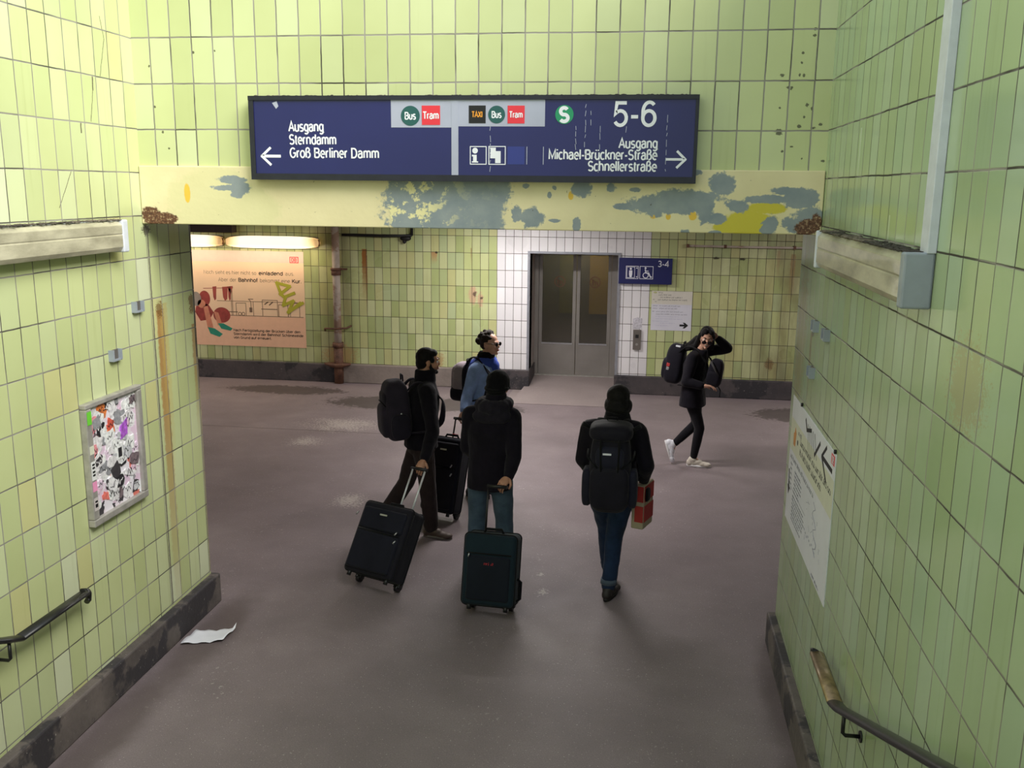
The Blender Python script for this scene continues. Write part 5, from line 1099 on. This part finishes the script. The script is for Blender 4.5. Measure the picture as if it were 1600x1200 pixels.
# --- person with the trekking backpack
D = Body('person with short black hair and dark jeans walking away, carrying a red bag', dict(f=(.03, 1, 0), pel=(-.195, 6.99, .93), che=(-.195, 6.97, 1.28), nek=(-.172, 6.99, 1.455), hed=(-.168, 7.01, 1.615), hf=(.08, 1, -.08),
    shR=(-.015, 6.97, 1.385), shL=(-.375, 6.97, 1.385), elR=(.062, 6.87, 1.15), wrR=(.045, 7.03, .985), hdR=(-.12, .35, -.9), hpR=(-1, 0, 0), elL=(-.425, 6.97, 1.14), wrL=(-.36, 7.14, 1.0), hdL=(.4, .8, .1), hpL=(1, 0, 0),
    knR=(-.165, 7.06, .50), anR=(-.195, 6.965, .095), toR=(.30, .95, 0), knL=(-.24, 7.22, .51), anL=(-.215, 7.38, .09), toL=(-.05, 1, 0)), M_skin)
D.body({'R': 1.1, 'L': .9}); D.jacket(M_jack, .06, 1., 'jacket', 0, .006, 13.); D.trousers(M_jeand, .070, .058, .098, .95)
for k in 'RL': D.shoe(k, M_shoe_k, M_sole_d, 'shoe', M_ink)
M_cuff = cloth('jeans_cuff', (84, 96, 112), 420, 8)
for an in (D.J['anR'], D.J['anL']): m = MB(); m.tube([an + V((0, .01, .035)), an + V((0, .01, .075))], [.066, .062], 18); m.build('jeans_cuff', M_cuff, D.root)
m = MB(); D.hb(m, (0, -.012, .035), (.090, .106, .090)); D.hb(m, (0, -.045, -.03), (.086, .072, .062)); D.hb(m, (.072, .0, -.045), (.034, .07, .06)); D.hb(m, (-.072, .0, -.045), (.034, .07, .06)); D.hb(m, (0, -.06, -.06), (.090, .055, .045)); D.part('hair', m, M_hair, .007, 2, folds(.003, 30))
m = MB(); c = D.sp(1.95); m.loft([(c + V((0, 0, -.03)), D.r * .115, D.f * .11), (c + V((0, 0, .03)), D.r * .105, D.f * .105), (c + V((0, 0, .085)), D.r * .092, D.f * .095)], 24); D.part('scarf', m, M_scarf, .008, 3, folds(.006, 16))
D.eyes(); D.lips()
def exD(t, M, w, d, h):
    q = MB(); q.sup(M @ Matrix.Translation((0, -.01, h * .86)), (w * .95, d * 1.15, h * .20), .7, .5); q.build('top_lid', M_bag_k, t)
    q = MB(); q.sup(M @ Matrix.Translation((0, d * .75, h * .34)), (w * .62, d * .40, h * .26), .6, .5); q.build('upper_pocket', M_bag_n, t)
    q = MB(); q.sup(M @ Matrix.Translation((0, d * .70, -h * .36)), (w * .86, d * .55, h * .52), .5, .5); q.build('front_pocket', M_bag_k, t)
    for s_ in (-1, 1):
        q = MB(); q.sup(M @ Matrix.Translation((s_ * w * 1.0, .01, -h * .42)), (w * .22, d * .7, h * .44), .55, .5); q.build('side_pocket', M_bag_n, t)
        tubeM('compression_strap', M, [(s_ * w * .35, d * 1.12, -h * .1), (s_ * w * .40, d * 1.05, h * .7), (s_ * w * .42, d * .7, h * 1.0)], .010, M_trim, t)
        tubeM('side_strap', M, [(s_ * w * 1.02, -d * .6, h * .35), (s_ * w * 1.0, d * .4, h * .30), (s_ * w * .5, d * 1.05, h * .1)], .007, M_trim, t)
        q = MB(); q.tube([M @ V((s_ * w * .9, 0, h * .9)), M @ V((s_ * w * 1.25, d * .1, h * 1.02))], [.012, .018], 8); q.build('strap_end', M_trim, t)
    fl = Flat(M @ V((0, d * 1.16, 0)), M.to_3x3() @ V((-1, 0, 0)), M.to_3x3() @ V((0, 0, 1))); q = MB(); fl.rect(q, -.05, h * .44, .012, h * .44 + .012, -.004, .006); q.build('logo_print', M_wht, t)
backpack(D, 'large black trekking backpack on the back of the person with red bag', D.pack_frame(.265, -.12, -.03), (.17, .125, .335), M_bag_k, M_trim, exD)
# red paper bag in the right hand
bx, by, bz = .045, 7.06, .60
bg = thing('carrier_bag', (bx, by, bz), 'red and beige carrier bag held by the person with the trekking backpack', 'bag')
MBg = Matrix.Translation((bx, by, bz)) @ Matrix.Rotation(-.35, 4, 'Z')
q = MB(); q.box((-.05, -.11, 0), (.05, .11, .36), MBg, .012); q.build('bag_body', mat('bag_beige', (176, 164, 140), .7, 0, .1), bg)
M_bagr = mat('bag_red', (176, 48, 44), .6, 0, .12)
for lo, hi in (((-.02, -.115, .06), (.048, -.111, .19)), ((-.02, -.115, .225), (.048, -.111, .35)), ((.051, -.10, .06), (.055, .10, .19)), ((.051, -.10, .225), (.055, .10, .35))): q = MB(); q.box(lo, hi, MBg); q.build('red_panel', M_bagr, bg)
for s_ in (-.05, .05): q = MB(); q.tube([MBg @ V((s_ * .7, -.06, .35)), V((.033, 7.05 + s_ * .2 - .02, .965)), V((.033, 7.05 + s_ * .2 + .03, .965)), MBg @ V((s_ * .7, .06, .35))], .006, 8); q.build('bag_handle', M_bagr, bg)
q = MB(); q.sup(MBg @ Matrix.Translation((.056, -.06, .28)), (.022, .04, .055), .6, .6); q.build('bag_flap', M_trim, bg)

# --- woman walking past the lift
E_ = Body('smiling woman in black coat and white sneakers, arm raised behind her head', dict(f=(.96, -.28, 0), pel=(.60, 10.8, .90), che=(.61, 10.8, 1.23), nek=(.655, 10.77, 1.385), hed=(.715, 10.72, 1.545), hf=(.05, -1, -.22), hu=(.14, -.1, 1),
    shR=(.565, 10.63, 1.315), shL=(.70, 10.93, 1.35), elR=(.50, 10.52, 1.06), wrR=(.685, 10.47, 1.035), hdR=(.95, -.05, .0), hpR=(.2, -.2, -.9), elL=(.975, 10.90, 1.40), wrL=(.85, 10.84, 1.52), hdL=(-.7, -.1, .55), hpL=(0, -1, 0),
    knR=(.69, 10.72, .48), anR=(.64, 10.78, .09), toR=(1, -.12, 0), knL=(.66, 10.86, .50), anL=(.405, 10.84, .235), toL=(.30, -.05, -.95), upL=(1, 0, .3)), M_skin)
E_.body({'R': .55, 'L': .7}); E_.jacket(M_jack, .17, .92, 'coat', 0, .006, 17., .95, flare=1.08); E_.trousers(M_legg, .060, .042, .088, .9, .002, name='leggings', low=.03, vox=.008)
E_.shoe('R', M_snk2, M_sole_w, 'sneaker', M_wht); E_.shoe('L', M_snk, M_sole_w, 'sneaker', M_wht)
E_.eyes(M_hair)
q = MB(); q.ball(E_.h(0, .0985, -.060), (.021, .005, .006), E_.H); q.build('smile', M_teeth, E_.root); E_.lips() if False else None
q = MB(); q.tube([E_.h(-.026, .092, -.054), E_.h(-.012, .100, -.066), E_.h(.012, .100, -.066), E_.h(.026, .092, -.054)], .004, 8); q.build('lips', M_lip, E_.root)
sunglasses(E_, -.024, .006)
m = MB(); E_.hb(m, (0, -.026, .045), (.081, .092, .084)); E_.hb(m, (0, -.05, -.03), (.078, .06, .08))
E_.hb(m, (.03, .028, .082), (.042, .052, .036)); E_.hb(m, (-.03, .028, .082), (.042, .052, .036)); E_.hb(m, (.056, .030, .052), (.020, .034, .036)); E_.hb(m, (-.056, .030, .052), (.020, .034, .036))
m.limb([(E_.h(.070, -.005, .03), .026), (E_.h(.084, -.015, -.06), .028), (E_.h(.10, -.03, -.14), .035), (E_.h(.19, -.10, -.21), .032), (E_.h(.27, -.10, -.25), .02)])
m.limb([(E_.h(-.070, -.005, .03), .024), (E_.h(-.082, -.015, -.06), .026), (E_.h(-.085, .0, -.12), .022)]); m.limb([(E_.h(.09, -.06, -.05), .04), (E_.h(.15, -.1, -.16), .04), (E_.h(.25, -.12, -.235), .022)])
E_.part('long_hair', m, M_hair, .007, 2, folds(.003, 30, .3))
def exE(t, M, w, d, h):
    q = MB(); q.sup(M @ Matrix.Translation((0, d * .70, -h * .28)), (w * .80, d * .5, h * .55), .55, .5); q.build('front_pocket', M_bag_k, t)
    q = MB(); q.box((-w * .92, d * .28, -h * .12), (-w * .80, d * .62, h * .06), M, .006); q.build('red_tag', mat('tag_red2', (190, 60, 60), .5), t)
    q = MB(); q.box((-w * .93, d * .30, -h * .30), (-w * .82, d * .60, -h * .13), M, .006); q.build('grey_tag', mat('tag_grey', (150, 150, 150), .5), t)
    q = MB(); q.box((-w * .6, -d * .4, h * .86), (-w * .3, d * .1, h * .97), M, .006); q.build('white_label', M_wht, t)
backpack(E_, 'black backpack on the back of the smiling woman by the lift', E_.pack_frame(.235, -.02, .12), (.14, .115, .235), M_bag_k, M_trim, exE)
fx = Matrix.Translation((.825, 10.60, 1.165)) @ Matrix.Rotation(radians(-18), 4, 'Z') @ Matrix.Rotation(.15, 4, 'Y')
fb = thing('shoulder_bag', (.825, 10.60, 1.0), 'small black bag held in front by the smiling woman', 'bag')
q = MB(); q.sup(fx, (.095, .065, .165), .6, .55, .2); q.build('bag_body', M_bag_k, fb)
q = MB(); q.sup(fx @ Matrix.Translation((0, -.045, -.06)), (.075, .035, .085), .6, .55); q.build('front_pocket', M_bag_k, fb)
tubeM('strap', fx, [(-.06, -.07, .13), (.0, -.075, .06), (.06, -.06, -.02)], .012, mat('strap_grey', (70, 68, 70), .7), fb)
tubeM('strap', fx, [(.05, 0, -.13), (.10, -.02, -.18), (.11, -.03, -.26)], .006, M_trim, fb)
